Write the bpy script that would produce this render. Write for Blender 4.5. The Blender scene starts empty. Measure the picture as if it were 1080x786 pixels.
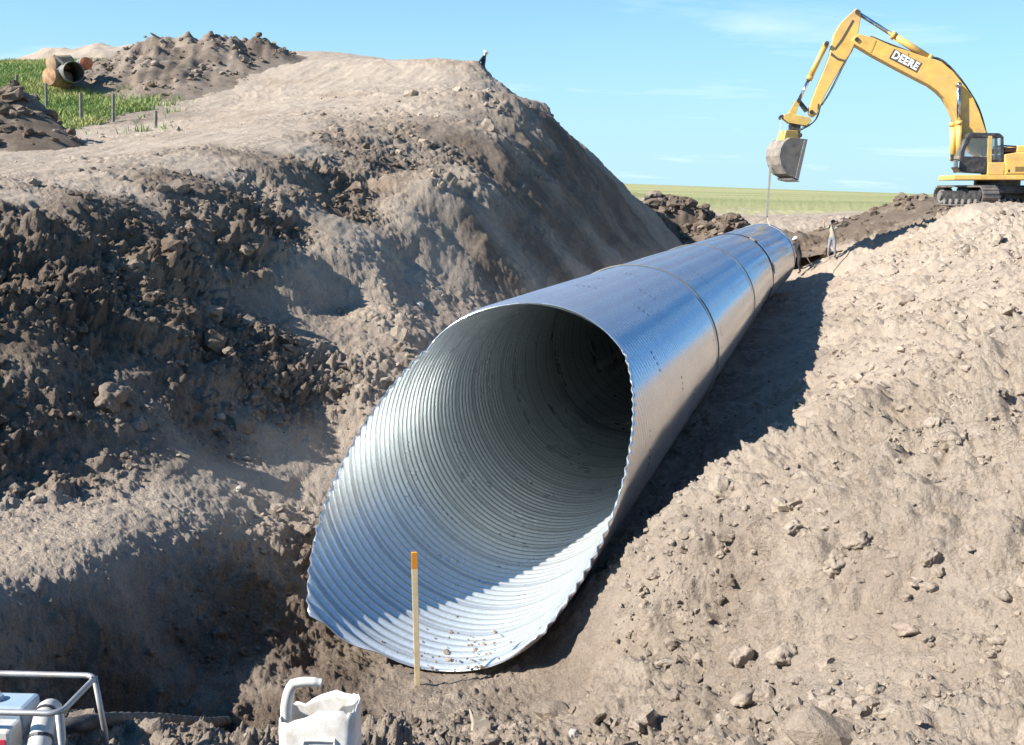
import bpy, bmesh, math, random
import numpy as np
from mathutils import Vector, Matrix, Euler
R_ = math.radians
random.seed(7); rng = np.random.default_rng(7)
scene = bpy.context.scene
COL = scene.collection

# ------------------------------------------------------------------ camera
W0, H0, FPX, HOR = 1080.0, 786.0, 1142.86, 200.8
PITCH = math.atan((H0/2-HOR)/FPX)
EYE = Vector((0, 0, 4.3))
cam_d = bpy.data.cameras.new('camera'); cam = bpy.data.objects.new('camera', cam_d); COL.objects.link(cam)
cam.location = EYE; cam.rotation_euler = (math.pi/2-PITCH, 0, 0)
cam_d.sensor_width = 36; cam_d.lens = FPX/W0*36; cam_d.clip_start = .05; cam_d.clip_end = 20000
scene.camera = cam
CP, SP = math.cos(PITCH), math.sin(PITCH)
def P(px, py, y):
    """world point seen at photo pixel (px,py) standing at world distance y"""
    a = (px-W0/2)/FPX; b = -(py-H0/2)/FPX
    vy = CP+SP*b; k = y/vy
    return Vector((a*k, y, EYE.z+(-SP+CP*b)*k))

# pipe frame: t along the axis from the mouth, n to the right, z up
PHI, SLOPE = 0.28252, -0.0097358
A0 = Vector((-0.8238, 9.1511, 4.3-2.7704)); RAD = 1.525
DT = Vector((math.sin(PHI), math.cos(PHI), 0)); DN = Vector((math.cos(PHI), -math.sin(PHI), 0))
def Wp(t, n, z):
    p = A0+DT*t+DN*n
    return Vector((p.x, p.y, z))
def fz(t): return SLOPE*t-0.01

# ------------------------------------------------------------------ helpers
def tag(o, label=None, cat=None, group=None, kind=None):
    if label: o['label'] = label
    if cat: o['category'] = cat
    if group: o['group'] = group
    if kind: o['kind'] = kind
    return o
def empty(name, loc, rz=0, label=None, cat=None, group=None):
    o = bpy.data.objects.new(name, None); COL.objects.link(o)
    o.location = loc; o.rotation_euler = (0, 0, rz); o.empty_display_size = .3
    return tag(o, label, cat, group)

class MB:
    def __init__(s): s.v = []; s.f = []
    def add(s, vs, fs):
        b = len(s.v); s.v += [tuple(v) for v in vs]; s.f += [tuple(b+i for i in f) for f in fs]
    def box(s, x0, x1, y0, y1, z0, z1, M=None):
        vs = [Vector((x, y, z)) for z in (z0, z1) for y in (y0, y1) for x in (x0, x1)]
        if M is not None: vs = [M @ v for v in vs]
        s.add(vs, [(0, 2, 3, 1), (4, 5, 7, 6), (0, 1, 5, 4), (2, 6, 7, 3), (0, 4, 6, 2), (1, 3, 7, 5)])
        return s
    def prism(s, pts, y0, y1, M=None, inset=0.0):
        """polygon in XZ extruded along Y"""
        n = len(pts)
        vs = [Vector((p[0], y0, p[1])) for p in pts]+[Vector((p[0], y1, p[1])) for p in pts]
        if M is not None: vs = [M @ v for v in vs]
        fs = [tuple(range(n)), tuple(reversed(range(n, 2*n)))]
        for i in range(n):
            j = (i+1) % n; fs.append((i, i+n, j+n, j))
        s.add(vs, fs); return s
    def tube(s, path, rad, seg=10, caps=True):
        path = [Vector(p) for p in path]; n = len(path)
        if not hasattr(rad, '__len__'): rad = [rad]*n
        vs = []; up = None
        for i, p in enumerate(path):
            d = (path[min(i+1, n-1)]-path[max(i-1, 0)]).normalized()
            if up is None:
                up = Vector((0, 0, 1)) if abs(d.z) < .9 else Vector((1, 0, 0))
            side = d.cross(up).normalized(); up = side.cross(d).normalized()
            for k in range(seg):
                a = 2*math.pi*k/seg
                vs.append(p+(side*math.cos(a)+up*math.sin(a))*rad[i])
        fs = []
        for i in range(n-1):
            for k in range(seg):
                k2 = (k+1) % seg
                fs.append((i*seg+k, i*seg+k2, (i+1)*seg+k2, (i+1)*seg+k))
        if caps:
            fs.append(tuple(reversed(range(seg)))); fs.append(tuple((n-1)*seg+k for k in range(seg)))
        s.add(vs, fs); return s
    def build_each(s, name, mat, parent=None, smooth=False, bevel=0.0):
        """every separate piece as an object of its own"""
        par = list(range(len(s.v)))
        def fd(i):
            while par[i] != i: par[i] = par[par[i]]; i = par[i]
            return i
        for f in s.f:
            a = fd(f[0])
            for i in f[1:]: par[fd(i)] = a
        groups = {}
        for f in s.f: groups.setdefault(fd(f[0]), []).append(f)
        out = []
        for fs in groups.values():
            ids = sorted({i for f in fs for i in f}); mp_ = {i: k for k, i in enumerate(ids)}
            q = MB(); q.v = [s.v[i] for i in ids]; q.f = [tuple(mp_[i] for i in f) for f in fs]
            out.append(q.build(name, mat, parent, smooth, bevel))
        return out
    def build(s, name, mat, parent=None, smooth=False, bevel=0.0, M=None):
        me = bpy.data.meshes.new(name); me.from_pydata(s.v, [], s.f); me.update()
        bm = bmesh.new(); bm.from_mesh(me); bmesh.ops.recalc_face_normals(bm, faces=bm.faces); bm.to_mesh(me); bm.free()
        me.materials.append(mat)
        o = bpy.data.objects.new(name, me); COL.objects.link(o)
        if parent is not None: o.parent = parent
        if smooth:
            me.polygons.foreach_set('use_smooth', [True]*len(me.polygons))
        if bevel:
            m = o.modifiers.new('bevel', 'BEVEL'); m.width = bevel; m.segments = 2; m.limit_method = 'ANGLE'; m.angle_limit = R_(40)
        return o
def smooth_path(pts, n=6, closed=False):
    pts = [Vector(p) for p in pts]; out = []
    for i in range(len(pts)-1):
        p0 = pts[max(i-1, 0)]; p1 = pts[i]; p2 = pts[i+1]; p3 = pts[min(i+2, len(pts)-1)]
        for k in range(n):
            t = k/n
            out.append(.5*((2*p1)+(p2-p0)*t+(2*p0-5*p1+4*p2-p3)*t*t+(3*p1-p0-3*p2+p3)*t**3))
    out.append(pts[-1]); return out
def np_mesh(name, V, F, mat, parent=None, smooth=True, attrs=None):
    me = bpy.data.meshes.new(name)
    V = np.ascontiguousarray(V, dtype=np.float32); F = np.ascontiguousarray(F, dtype=np.int32)
    k = F.shape[1]
    me.vertices.add(len(V)); me.vertices.foreach_set('co', V.ravel())
    me.loops.add(F.size); me.loops.foreach_set('vertex_index', F.ravel())
    me.polygons.add(len(F)); me.polygons.foreach_set('loop_start', np.arange(0, F.size, k, dtype=np.int32))
    me.polygons.foreach_set('loop_total', np.full(len(F), k, dtype=np.int32))
    me.update(calc_edges=True)
    me.polygons.foreach_set('use_smooth', np.full(len(F), smooth))
    for an, a in (attrs or {}).items():
        at = me.attributes.new(an, 'FLOAT', 'POINT'); at.data.foreach_set('value', np.ascontiguousarray(a, dtype=np.float32))
    me.materials.append(mat)
    o = bpy.data.objects.new(name, me); COL.objects.link(o)
    if parent is not None: o.parent = parent
    return o

# ------------------------------------------------------------------ numpy noise
def _h(ix, iy, seed):
    n = (ix.astype(np.int64)*374761393+iy.astype(np.int64)*668265263+seed*1442695041) & 0xffffffff
    n = ((n ^ (n >> 13))*1274126177) & 0xffffffff
    n = ((n ^ (n >> 16))*2246822519) & 0xffffffff
    return ((n ^ (n >> 15)) & 0xffffff)/float(0xffffff)
def vnoise(x, y, seed=0):
    ix = np.floor(x); iy = np.floor(y); fx = x-ix; fy = y-iy
    ix = ix.astype(np.int64); iy = iy.astype(np.int64)
    u = fx*fx*fx*(fx*(fx*6-15)+10); v = fy*fy*fy*(fy*(fy*6-15)+10)
    def g(dx, dy):
        a = _h(ix+dx, iy+dy, seed)*2*np.pi
        return np.cos(a)*(fx-dx)+np.sin(a)*(fy-dy)
    return 1.5*((g(0, 0)*(1-u)+g(1, 0)*u)*(1-v)+(g(0, 1)*(1-u)+g(1, 1)*u)*v)
def fbm(x, y, oct=4, seed=0, gain=.5):
    s = np.zeros_like(x); a = 1.0; f = 1.0
    for i in range(oct):
        s += a*vnoise(x*f+i*17.3, y*f-i*9.1, seed+i); a *= gain; f *= 2.03
    return s
def lumps(x, y, seed=0):
    """chipped clods: tilted flat-topped chunks, one per unit cell, max blended"""
    wx = .16*vnoise(x*2.3+3, y*2.3, seed+50)+.08*vnoise(x*5.1, y*5.1+7, seed+52); wy = .16*vnoise(x*2.3-9, y*2.3+5, seed+51)+.08*vnoise(x*5.1+4, y*5.1, seed+53)
    x = x+wx; y = y+wy
    ix = np.floor(x).astype(np.int64); iy = np.floor(y).astype(np.int64)
    out = np.zeros_like(x)
    for dx in (-1, 0, 1):
        for dy in (-1, 0, 1):
            cx = ix+dx; cy = iy+dy
            px = cx+_h(cx, cy, seed); py = cy+_h(cx, cy, seed+1)
            r = .22+.5*_h(cx, cy, seed+2)**1.6
            keep = _h(cx, cy, seed+3) < .72
            ex = (x-px)/r; ey = (y-py)/r
            d = np.sqrt(ex*ex+ey*ey)
            a = _h(cx, cy, seed+4)*6.283
            top = np.clip((1-d)*1.7, 0, 1); top = top*top*(3-2*top)
            hgt = np.where(keep, top*r*(.62+.42*(np.cos(a)*ex+np.sin(a)*ey)), 0)
            out = np.maximum(out, hgt)
    return out

# ------------------------------------------------------------------ terrain control points
# each: x,y,z, rough (clods), tone (0 pale dry .. 1 dark moist, some shade painted in), grass
CT = []
def cp(px, py, y, rough=.3, tone=.3, grass=0, dz=0):
    p = P(px, py, y); CT.append((p.x, p.y, p.z+dz, rough, tone, grass))
def cw(t, n, z, rough=.3, tone=.3, grass=0):
    p = Wp(t, n, z); CT.append((p.x, p.y, p.z, rough, tone, grass))
# trench floor
for t in (0, 3, 6, 10, 15, 20, 26, 33, 40, 46):
    for n in (-1.7, 0, 1.2): cw(t, n, fz(t), .12, .55)
# right bank, foot from the edge of the pipe's own shadow
for t, n, z in ((43, 3.3, .15), (40, 3.28, .29), (34, 3.28, .35), (27.5, 3.28, .41), (19.75, 3.23, .53), (12.3, 3.02, .79), (8.1, 2.93, .91), (5.7, 2.9, .89), (4.7, 2.95, .85), (3.8, 2.8, 1.05), (3.0, 2.45, 1.4), (2.1, 2.25, 1.5), (1.0, 2.15, 1.42), (0, 2.0, 1.3), (-1, 1.95, 1.15)):
    cw(t, n, z, .4, .12); cw(t, (n+1.2)/2+.25, max(z*.25, fz(t)), .2, .4)
    if t < 46:
        for dn, s in ((1.2, .58), (2.6, .56), (4.2, .54)):
            cw(t, n+dn, z+dn*s, .55 if dn < 3 else .7, .10)
        zc = 3.45+.25*min(max((20-t)/20, 0), 1)
        cw(t, n+5.6, min(z+5.6*.53, zc), .6, .12); cw(t, n+8, zc+.05, .4, .12); cw(t, n+14, zc, .3, .15); cw(t, n+22, zc-.2, .3, .2)
# far end of the trench and ground beyond on the right
for n, z in ((-3, 1.2), (0, 1.0), (3, 1.3), (6, 2.6), (9, 3.2), (14, 3.3)): cw(51, n, z, .5, .3)
for a in ((838, 283.5, 51.5, .2, .2), (877, 271.5, 51, .2, .1), (858, 276, 51.3, .2, .1)): cp(*a)
for a in ((860, 250, 55), (900, 246, 54.5), (925, 232, 55), (880, 240, 57), (820, 240, 56), (845, 256, 54)): cp(*a, .8, 1.1)
for n, z in ((-6, 2.4), (0, 2.5), (6, 2.8), (12, 3.0), (22, 3.0)): cw(58, n, z, .25, .2)
for n in (-10, 0, 12, 25, 40): cw(72, n, 2.9, .05, .1, .6); cw(95, n, 2.9, 0, .1, 1)
for a in ((985, 213, 45.5), (1015, 212.5, 46), (1050, 212, 46.2), (1090, 212, 46)): cp(*a, .5, .15)
# near bank in front of the mouth up to the camera
for t, z in ((-.35, 0.02), (-1.2, .22), (-2.2, .62), (-3.2, 1.12), (-4.0, 1.5), (-4.8, 1.86), (-6, 2.2), (-8.5, 2.6), (-12, 2.7)):
    for n in (.6, 1.7, 2.6) if t > -3 else (.4, 1.4, 2.6): cw(t, n, z+(.25 if n > 2 and t > -3 else 0)+(.35 if n > 2.5 and t > -1.5 else 0), .52, .45)
    if t < -1.5:
        cw(t, 4, max(z, 1.35)+.35, .4, .12); cw(t, 5.6, max(z, 2.2)+.2, .4, .12); cw(t, 8, max(z, 2.9)+.1, .4, .12); cw(t, 13, 3.2, .3, .15)
# pocket dug left of the mouth
for t, n, z in ((-.25, -.75, -.02), (-1.2, -.45, -.1), (-1.0, -1.5, -.38), (0.1, -1.75, -.25), (-2.2, -.8, -.3), (-2.4, -1.7, -.3), (-1.2, -2.2, -.35), (.4, -1.95, -.1)): cw(t, n, z-.02, .5, 1.15)  # shade of the pocket put into its dark soil tone
for t, n, z in ((-3.0, -.3, .8), (-3.6, -.6, 1.3), (-3.6, -1.4, 1.3), (-4.3, -.7, 1.75), (-4.3, -1.6, 1.78), (-5, -1, 2.0), (-5, -2.4, 1.9), (-6.5, -1.5, 2.3), (-8.5, -1.5, 2.6), (-3.5, -2.3, 1.2), (-4.2, -2.9, 1.7)): cw(t, n, z, .3, .5)
# bench on the left and its drop into the pocket
for t, n, z in ((-2.8, -2.8, 1.2), (-2.2, -2.75, 1.15), (-1.65, -2.8, 1.12), (-.8, -2.78, 1.08), (-.03, -2.75, 1.0), (1.2, -2.72, .75), (2.4, -2.68, .45), (3.6, -2.6, .28)): cw(t, n, z, .2, .25)
for t, n, z in ((-2.2, -2.35, -.15), (-1.3, -2.4, -.2), (-.2, -2.25, -.15), (.7, -2.05, 0)): cw(t, n, z, .7, 1.15)  # foot of the pocket wall, shade painted in by the tone
for t, n, z in ((-1.2, -2.6, .5), (-2, -2.6, .5), (0, -2.58, .45), (1.2, -2.35, -.1), (2.4, -2.25, -.05), (3.4, -2.15, -.03)): cw(t, n, z, .95, 1.15)  # drop below the bench, toned dark to stand for shade
for t, n, z in ((-2, -4.0, 1.15), (-.28, -3.9, 1.1), (1.9, -3.45, .95), (3.6, -3.4, .72), (5.4, -3.45, .6), (5.5, -2.4, .35), (8, -2.4, .55), (-5, -4.2, 1.9), (-8, -4, 2.6)): cw(t, n, z, .14, .02)
for t, z in ((-2.6, 1.17), (-1.8, 1.14), (-1, 1.11), (-.2, 1.08), (.6, 1.02), (1.4, .93), (2.3, .83), (3.2, .70), (4.2, .62)):
    for n in (-3.1, -3.5): cw(t, n, z-(.06 if n > -3.3 else 0)-(.12 if n > -3.3 and t > 2 else 0), .05, -.1)
# scarp and lumpy spoil bank
for t, n, z in ((-2, -5.4, 1.95), (.95, -5.2, 1.87), (2.1, -4.8, 1.83), (3.6, -4.45, 1.6), (5.4, -4.1, 1.35), (-5, -5.6, 2.5)): cw(t, n, z, .7, .8)
for t, n, z in ((-2, -4.95, 1.3), (.95, -4.75, 1.2), (2.1, -4.35, 1.15), (3.6, -4.0, .85), (5.4, -3.75, .75)): cw(t, n, z, .5, .75)
cp(0, 222, 15.6, .6, .7); cp(100, 209, 17.6, .6, .7); cp(200, 187, 20.5, .6, .7); cp(300, 164, 24.6, .6, .6); cp(390, 152, 30, .6, .5); cp(0, 208, 17.2, .1, .1); cp(100, 195, 19.6, .1, .1); cp(200, 172, 23, .1, .1); cp(300, 150, 28, .1, .1); cp(440, 165, 31, .6, .45)
cp(0, 330, 13.3, 1, .9); cp(100, 330, 14.3, 1, .9); cp(200, 330, 15.8, 1, .85); cp(0, 270, 14.6, 1, .85); cp(150, 260, 17.4, 1, .85); cp(270, 240, 20.5, 1, .8); cp(370, 205, 26, .9, .7); cp(430, 195, 28.5, .8, .6)
for t, n, z in ((-3, -8.3, 4.1), (-8, -8, 4.2), (-3, -6, 2.9), (-8, -6, 3.1), (-14, -6, 3.4)): cw(t, n, z, .8, .7)
cp(240, 350, 16.2, 1, .8); cp(300, 370, 16.6, .9, .7)
# spur and its shaded faces
for a in ((300, 292, 19.4), (325, 283, 20.2), (350, 271, 21), (375, 258, 22), (400, 246, 23), (435, 229, 24.5), (470, 214, 26)): cp(*a, .12, .15, dz=.12)
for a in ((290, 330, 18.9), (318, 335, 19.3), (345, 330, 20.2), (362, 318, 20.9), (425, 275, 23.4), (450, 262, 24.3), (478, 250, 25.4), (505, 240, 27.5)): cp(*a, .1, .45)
for a in ((390, 268, 22.3), (400, 295, 21.0), (410, 325, 19.8), (414, 345, 19.0)): cp(*a, .3, .2, dz=.1)
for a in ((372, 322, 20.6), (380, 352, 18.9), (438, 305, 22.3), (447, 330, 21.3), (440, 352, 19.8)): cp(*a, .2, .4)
for a in ((260, 270, 19.2), (310, 245, 21.4), (360, 225, 24.2)): cp(*a, .9, .8, dz=-.15)
cp(335, 395, 16.6, .7, .4); cp(480, 318, 22.6, .25, .35); cp(440, 365, 18.2, .4, .3); cp(395, 400, 16, .6, .3); cp(560, 300, 26, .2, .4)
# haul road and mound top
cp(0, 150, 34, .15, .1); cp(0, 185, 22, .08, .05); cp(80, 170, 28, .06, .02); cp(150, 142, 38, .2, .1); cp(180, 155, 30, .06, .02); cp(260, 140, 32, .06, .02); cp(300, 110, 44, .1, .03); cp(250, 112, 48, .2, .1); cp(380, 110, 44, .1, .05); cp(360, 80, 54, .08, .02); cp(430, 85, 52, .1, .05)
cp(330, 63, 61, .08, .05); cp(400, 62, 60, .08, .05); cp(470, 65, 57, .2, .15); cp(470, 100, 45, .5, .2); cp(505, 64.5, 55, .3, .2); cp(420, 120, 38, .3, .15)
cp(380, 66, 74, .1, .1); cp(470, 75, 72, .2, .1); cp(520, 85, 70, .2, .1)
# big shaded face: a plane rising at about 52 degrees to the left of the pipe
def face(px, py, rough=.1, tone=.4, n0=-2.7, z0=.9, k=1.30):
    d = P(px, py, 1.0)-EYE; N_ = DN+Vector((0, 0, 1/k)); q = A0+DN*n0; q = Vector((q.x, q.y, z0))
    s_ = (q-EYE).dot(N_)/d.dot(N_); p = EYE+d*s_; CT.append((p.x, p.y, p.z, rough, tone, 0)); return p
for a in ((530, 140, .35), (575, 110, .35), (505, 180, .3), (470, 172, .4), (545, 100, .4)): face(*a)
for a in ((560, 200), (560, 250), (520, 270), (500, 235), (540, 170), (600, 240), (620, 270), (620, 220), (660, 235), (600, 165), (640, 190), (590, 140)): face(*a, .09, 1.0)  # tone raised to paint the face's own shade into the soil colour
for a in ((624, 161, 50.5), (650, 188, 50.5), (668, 204, 51), (700, 232, 52)): cp(*a, .15, .4)
for t in (12, 17, 22, 28, 34, 40, 45): cw(t, -2.6, max(1.5-(t-12)*.03, .5), .12, .4); cw(t, -2.0, .4, .1, .5)
cw(50, -10, 3.6, .2, .3); cw(51, -6, 2.6, .2, .3); cw(53, -14, 4.5, .2, .3); cw(58, -14, 3.0, .2, .3); cw(62, -24, 6, .2, .3)
# grassy hillside on the left
for a in ((60, 130, 43), (20, 110, 48), (0, 70, 66), (48, 68, 66), (55, 90, 52), (86, 121, 45), (-120, 120, 45), (-120, 75, 66), (150, 70, 66)): cp(*a, .03, .3, 1)
cp(150, 124, 44, .1, .5, 0); cp(135, 136, 40.5, .15, .1, 0); cp(20, 70, 90, 0, .1, 1); cp(150, 66, 92, 0, .1, 1); cp(-150, 70, 92, 0, .2, 1); cp(330, 90, 95, 0, .2, 1)
cp(-150, 150, 30, .1, .1); cp(-250, 190, 18, .2, .2); cp(500, 150, 95, 0, .2, 1)
for x, y, z in ((-30, 0, 5.5), (-30, -25, 5), (-12, -25, 4), (0, -25, 3.2), (20, -25, 3.2), (30, 0, 3.2), (40, 30, 3.2), (40, 60, 3.1), (-14, -4, 4.2), (-20, 8, 4.6), (-45, 30, 7), (-50, 60, 11)): CT.append((x, y, z, .2, .2, .1))
CT = np.array(CT)
_t = (CT[:, 0]-A0.x)*DT.x+(CT[:, 1]-A0.y)*DT.y; _q = (CT[:, 0]-A0.x)*DN.x+(CT[:, 1]-A0.y)*DN.y
CT[:, 4] += .18*((_q < -4.1) & (_t < 22) & (CT[:, 3] > .55))
# drop near-duplicates
keep = []
for i in range(len(CT)):
    if all((CT[i, 0]-CT[j, 0])**2+(CT[i, 1]-CT[j, 1])**2 > .09 for j in keep): keep.append(i)
CT = CT[keep]
CXY = CT[:, :2]; MQC = .32
def _phi(d2): return np.sqrt(d2+MQC*MQC)
_n = len(CT); _K = _phi(((CXY[:, None]-CXY[None])**2).sum(2)); _K[np.diag_indices(_n)] -= .25
_Pm = np.c_[np.ones(_n), CXY]
_S = np.zeros((_n+3, _n+3)); _S[:_n, :_n] = _K; _S[:_n, _n:] = _Pm; _S[_n:, :_n] = _Pm.T
_w = np.linalg.solve(_S, np.r_[CT[:, 2], np.zeros(3)])
def plain(x, y):
    r = np.hypot(x, y); q = np.clip((r-80)/620, 0, 1); q = q*q*(3-2*q)
    return 2.9+q*np.clip(5.2-(x/np.maximum(r, 1)-.11)*25, -1.6, 9)-np.clip(r-760, 0, None)*.012
from concurrent.futures import ThreadPoolExecutor
POOL = ThreadPoolExecutor(4)
def _terr(x, y, detail, full):
    r = np.hypot(x, y)
    wx = .16*fbm(x*.8, y*.8, 2, 91)*np.clip(r/14, 0, 1); wy = .16*fbm(x*.8+40, y*.8, 2, 92)*np.clip(r/14, 0, 1)
    z = np.empty_like(x); nz = np.zeros((len(x), 3)); gx = np.zeros_like(x); gy = np.zeros_like(x)
    for s in range(0, len(x), 8000):
        e = slice(s, s+8000)
        ex = (x[e]+wx[e])[:, None]-CXY[:, 0]; ey = (y[e]+wy[e])[:, None]-CXY[:, 1]
        d2 = ex*ex+ey*ey; ph = np.sqrt(d2+MQC*MQC)
        z[e] = ph@_w[:_n]+_w[_n]+_w[_n+1]*(x[e]+wx[e])+_w[_n+2]*(y[e]+wy[e])
        if detail or full:
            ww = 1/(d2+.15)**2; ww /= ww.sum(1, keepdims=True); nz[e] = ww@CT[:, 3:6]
        if full:
            q = _w[:_n]/ph; gx[e] = (ex*q).sum(1)+_w[_n+1]; gy[e] = (ey*q).sum(1)+_w[_n+2]
    far = np.clip((r-85)/60, 0, 1); far = far*far*(3-2*far)
    z = z*(1-far)+plain(x, y)*far
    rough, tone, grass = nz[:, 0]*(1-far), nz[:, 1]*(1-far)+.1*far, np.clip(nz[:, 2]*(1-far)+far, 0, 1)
    if detail:
        tt = (x-A0.x)*DT.x+(y-A0.y)*DT.y; nn = (x-A0.x)*DN.x+(y-A0.y)*DN.y
        sg = np.where(nn < 0, np.clip(nn/3, -1, 0)*.55, np.clip(nn/3, 0, 1)*.2)*(1-far)*z     # follow the slope so clods keep their shape on steep faces
        d = detail_z(x+DN.x*sg, y+DN.y*sg, rough, r, np.clip((nn-1.6)/1.2, 0, 1)*np.clip((60-tt)/10, 0, 1))
    else: d = np.zeros_like(x)
    g2 = (gx*gx+gy*gy)*(1-far)
    return z, d, rough, tone, grass, gx*(1-far), gy*(1-far)
def terrain(x, y, detail=True, full=False, normal=False):
    x = np.asarray(x, float).ravel(); y = np.asarray(y, float).ravel()
    n = len(x); cs = [slice(i, i+24000) for i in range(0, n, 24000)]
    rs = list(POOL.map(lambda c: _terr(x[c], y[c], detail, full), cs)) if len(cs) > 1 else [_terr(x, y, detail, full)]
    z, d, rough, tone, grass, gx, gy = (np.concatenate([q[i] for q in rs]) for i in range(7))
    if normal:      # clods stand out at right angles to the bank, not straight up
        k = np.sqrt(1+gx*gx+gy*gy); 
        X, Y = x-gx/k*d, y-gy/k*d
        return X, Y, under_pipe(X, Y, z+d/k), rough, tone, grass
    if full: return z+d, rough, tone, grass
    return z+d
def detail_z(x, y, rough, r, right):
    c = np.clip(1.05+1.0*fbm(x*.42, y*.42, 3, 5), .18, 2.0)
    rough = rough*c
    big = np.clip(r/16, .3, 1)
    d = rough*.20*big*fbm(x*.9, y*.9, 3, 11)
    d += rough*.36*big*(lumps(x/.95, y/.95, 21)-.12)*(1-.35*right)
    d += rough*.40*(lumps(x/.42+7, y/.42, 31)-.12)*(.62+.5*right)
    d += (rough*.8+.05)*.26*(lumps(x/.2, y/.2+3, 41)-.12)*(1+.45*right)
    d += (rough*.8+.08)*.17*(lumps(x/.09, y/.09, 51)-.12)*(1+.2*right)
    d += (rough*.8+.12)*.09*(lumps(x/.045, y/.045, 55)-.12)
    nr = r < 16
    if nr.any():
        q = np.zeros_like(d); q[nr] = (lumps(x[nr]/.021, y[nr]/.021, 58)-.12)*np.clip((16-r[nr])/6, 0, 1); d += (rough*.7+.25)*.055*q
    d += (rough+.08)*.06*fbm(x*5, y*5, 3, 61)
    # faint wheel ruts where machines drove
    d += np.clip(.2-rough, 0, .12)*.28*fbm(x*1.7-y*.12, y*.16, 3, 66)*np.clip(r/15, .3, 1.2)
    return d
def under_pipe(x, y, z):
    """the pipe lies on its bed: no soil above the underside of the sheet"""
    t = (x-A0.x)*DT.x+(y-A0.y)*DT.y; n = (x-A0.x)*DN.x+(y-A0.y)*DN.y
    lim = A0.z+SLOPE*t-np.sqrt(np.clip((RAD+.03)**2-n*n, 0, None))-.03
    m = (t > -.02) & (t < 42.2) & (np.abs(n) < RAD+.03)
    return np.where(m & (z > lim), lim, z)
def tz(x, y): return float(terrain([x], [y])[0])
def on(px, y):
    """ground point in the column of photo pixel px at distance y"""
    x = (px-W0/2)/FPX*y; 
    for _ in range(3):
        z = tz(x, y); d = y*CP-(z-EYE.z)*SP; x = (px-W0/2)/FPX*d
    return Vector((x, y, z))
# ------------------------------------------------------------------ materials
class NT:
    def __init__(s, name):
        s.m = bpy.data.materials.new(name); s.m.use_nodes = True; s.t = s.m.node_tree
        s.b = s.t.nodes['Principled BSDF']
    def n(s, typ, **kw):
        nd = s.t.nodes.new(typ)
        for k, v in kw.items(): setattr(nd, k, v)
        return nd
    def lk(s, a, b): s.t.links.new(a, b)
    def val(s, sock, v):
        if hasattr(v, 'is_output'): s.lk(v, sock)
        else: sock.default_value = v
    world = False
    def coord(s, typ='Object'):
        if s.world: return s.n('ShaderNodeNewGeometry').outputs['Position']
        return s.n('ShaderNodeTexCoord').outputs[typ]
    def noise(s, scale, detail=4, rough=.6, vec=None, dist=0):
        nd = s.n('ShaderNodeTexNoise'); nd.inputs['Scale'].default_value = scale; nd.inputs['Detail'].default_value = detail
        nd.inputs['Roughness'].default_value = rough; nd.inputs['Distortion'].default_value = dist
        s.lk(vec if vec is not None else s.coord(), nd.inputs['Vector']); return nd.outputs['Fac']
    def attr(s, name): return s.n('ShaderNodeAttribute', attribute_name=name).outputs['Fac']
    def math(s, op, a, b=0.0, c=None, clamp=False):
        nd = s.n('ShaderNodeMath', operation=op, use_clamp=clamp)
        s.val(nd.inputs[0], a); s.val(nd.inputs[1], b)
        if c is not None: s.val(nd.inputs[2], c)
        return nd.outputs[0]
    def mix(s, f, a, b, typ='MIX'):
        nd = s.n('ShaderNodeMix', data_type='RGBA', blend_type=typ)
        s.val(nd.inputs[0], f)
        for i, v in ((6, a), (7, b)):
            if hasattr(v, 'is_output'): s.lk(v, nd.inputs[i])
            else: nd.inputs[i].default_value = (*v, 1) if len(v) == 3 else v
        return nd.outputs[2]
    def ramp(s, f, lo, hi):
        nd = s.n('ShaderNodeMapRange'); nd.clamp = True; s.lk(f, nd.inputs[0])
        nd.inputs[1].default_value = lo; nd.inputs[2].default_value = hi; return nd.outputs[0]
    def scale(s, v, vec=None):
        nd = s.n('ShaderNodeMapping'); nd.inputs['Scale'].default_value = v
        s.lk(vec if vec is not None else s.coord(), nd.inputs['Vector']); return nd.outputs[0]
    def base(s, c):
        s.val(s.b.inputs['Base Color'], c if hasattr(c, 'is_output') else (*c, 1))
    def bump(s, h, strength, dist):
        nd = s.n('ShaderNodeBump'); nd.inputs['Strength'].default_value = strength; nd.inputs['Distance'].default_value = dist
        s.lk(h, nd.inputs['Height']); s.lk(nd.outputs[0], s.b.inputs['Normal'])
    def set(s, rough=.6, metal=0.0, spec=None):
        s.val(s.b.inputs['Roughness'], rough); s.b.inputs['Metallic'].default_value = metal
        if spec is not None: s.b.inputs['Specular IOR Level'].default_value = spec
        return s.m

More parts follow.
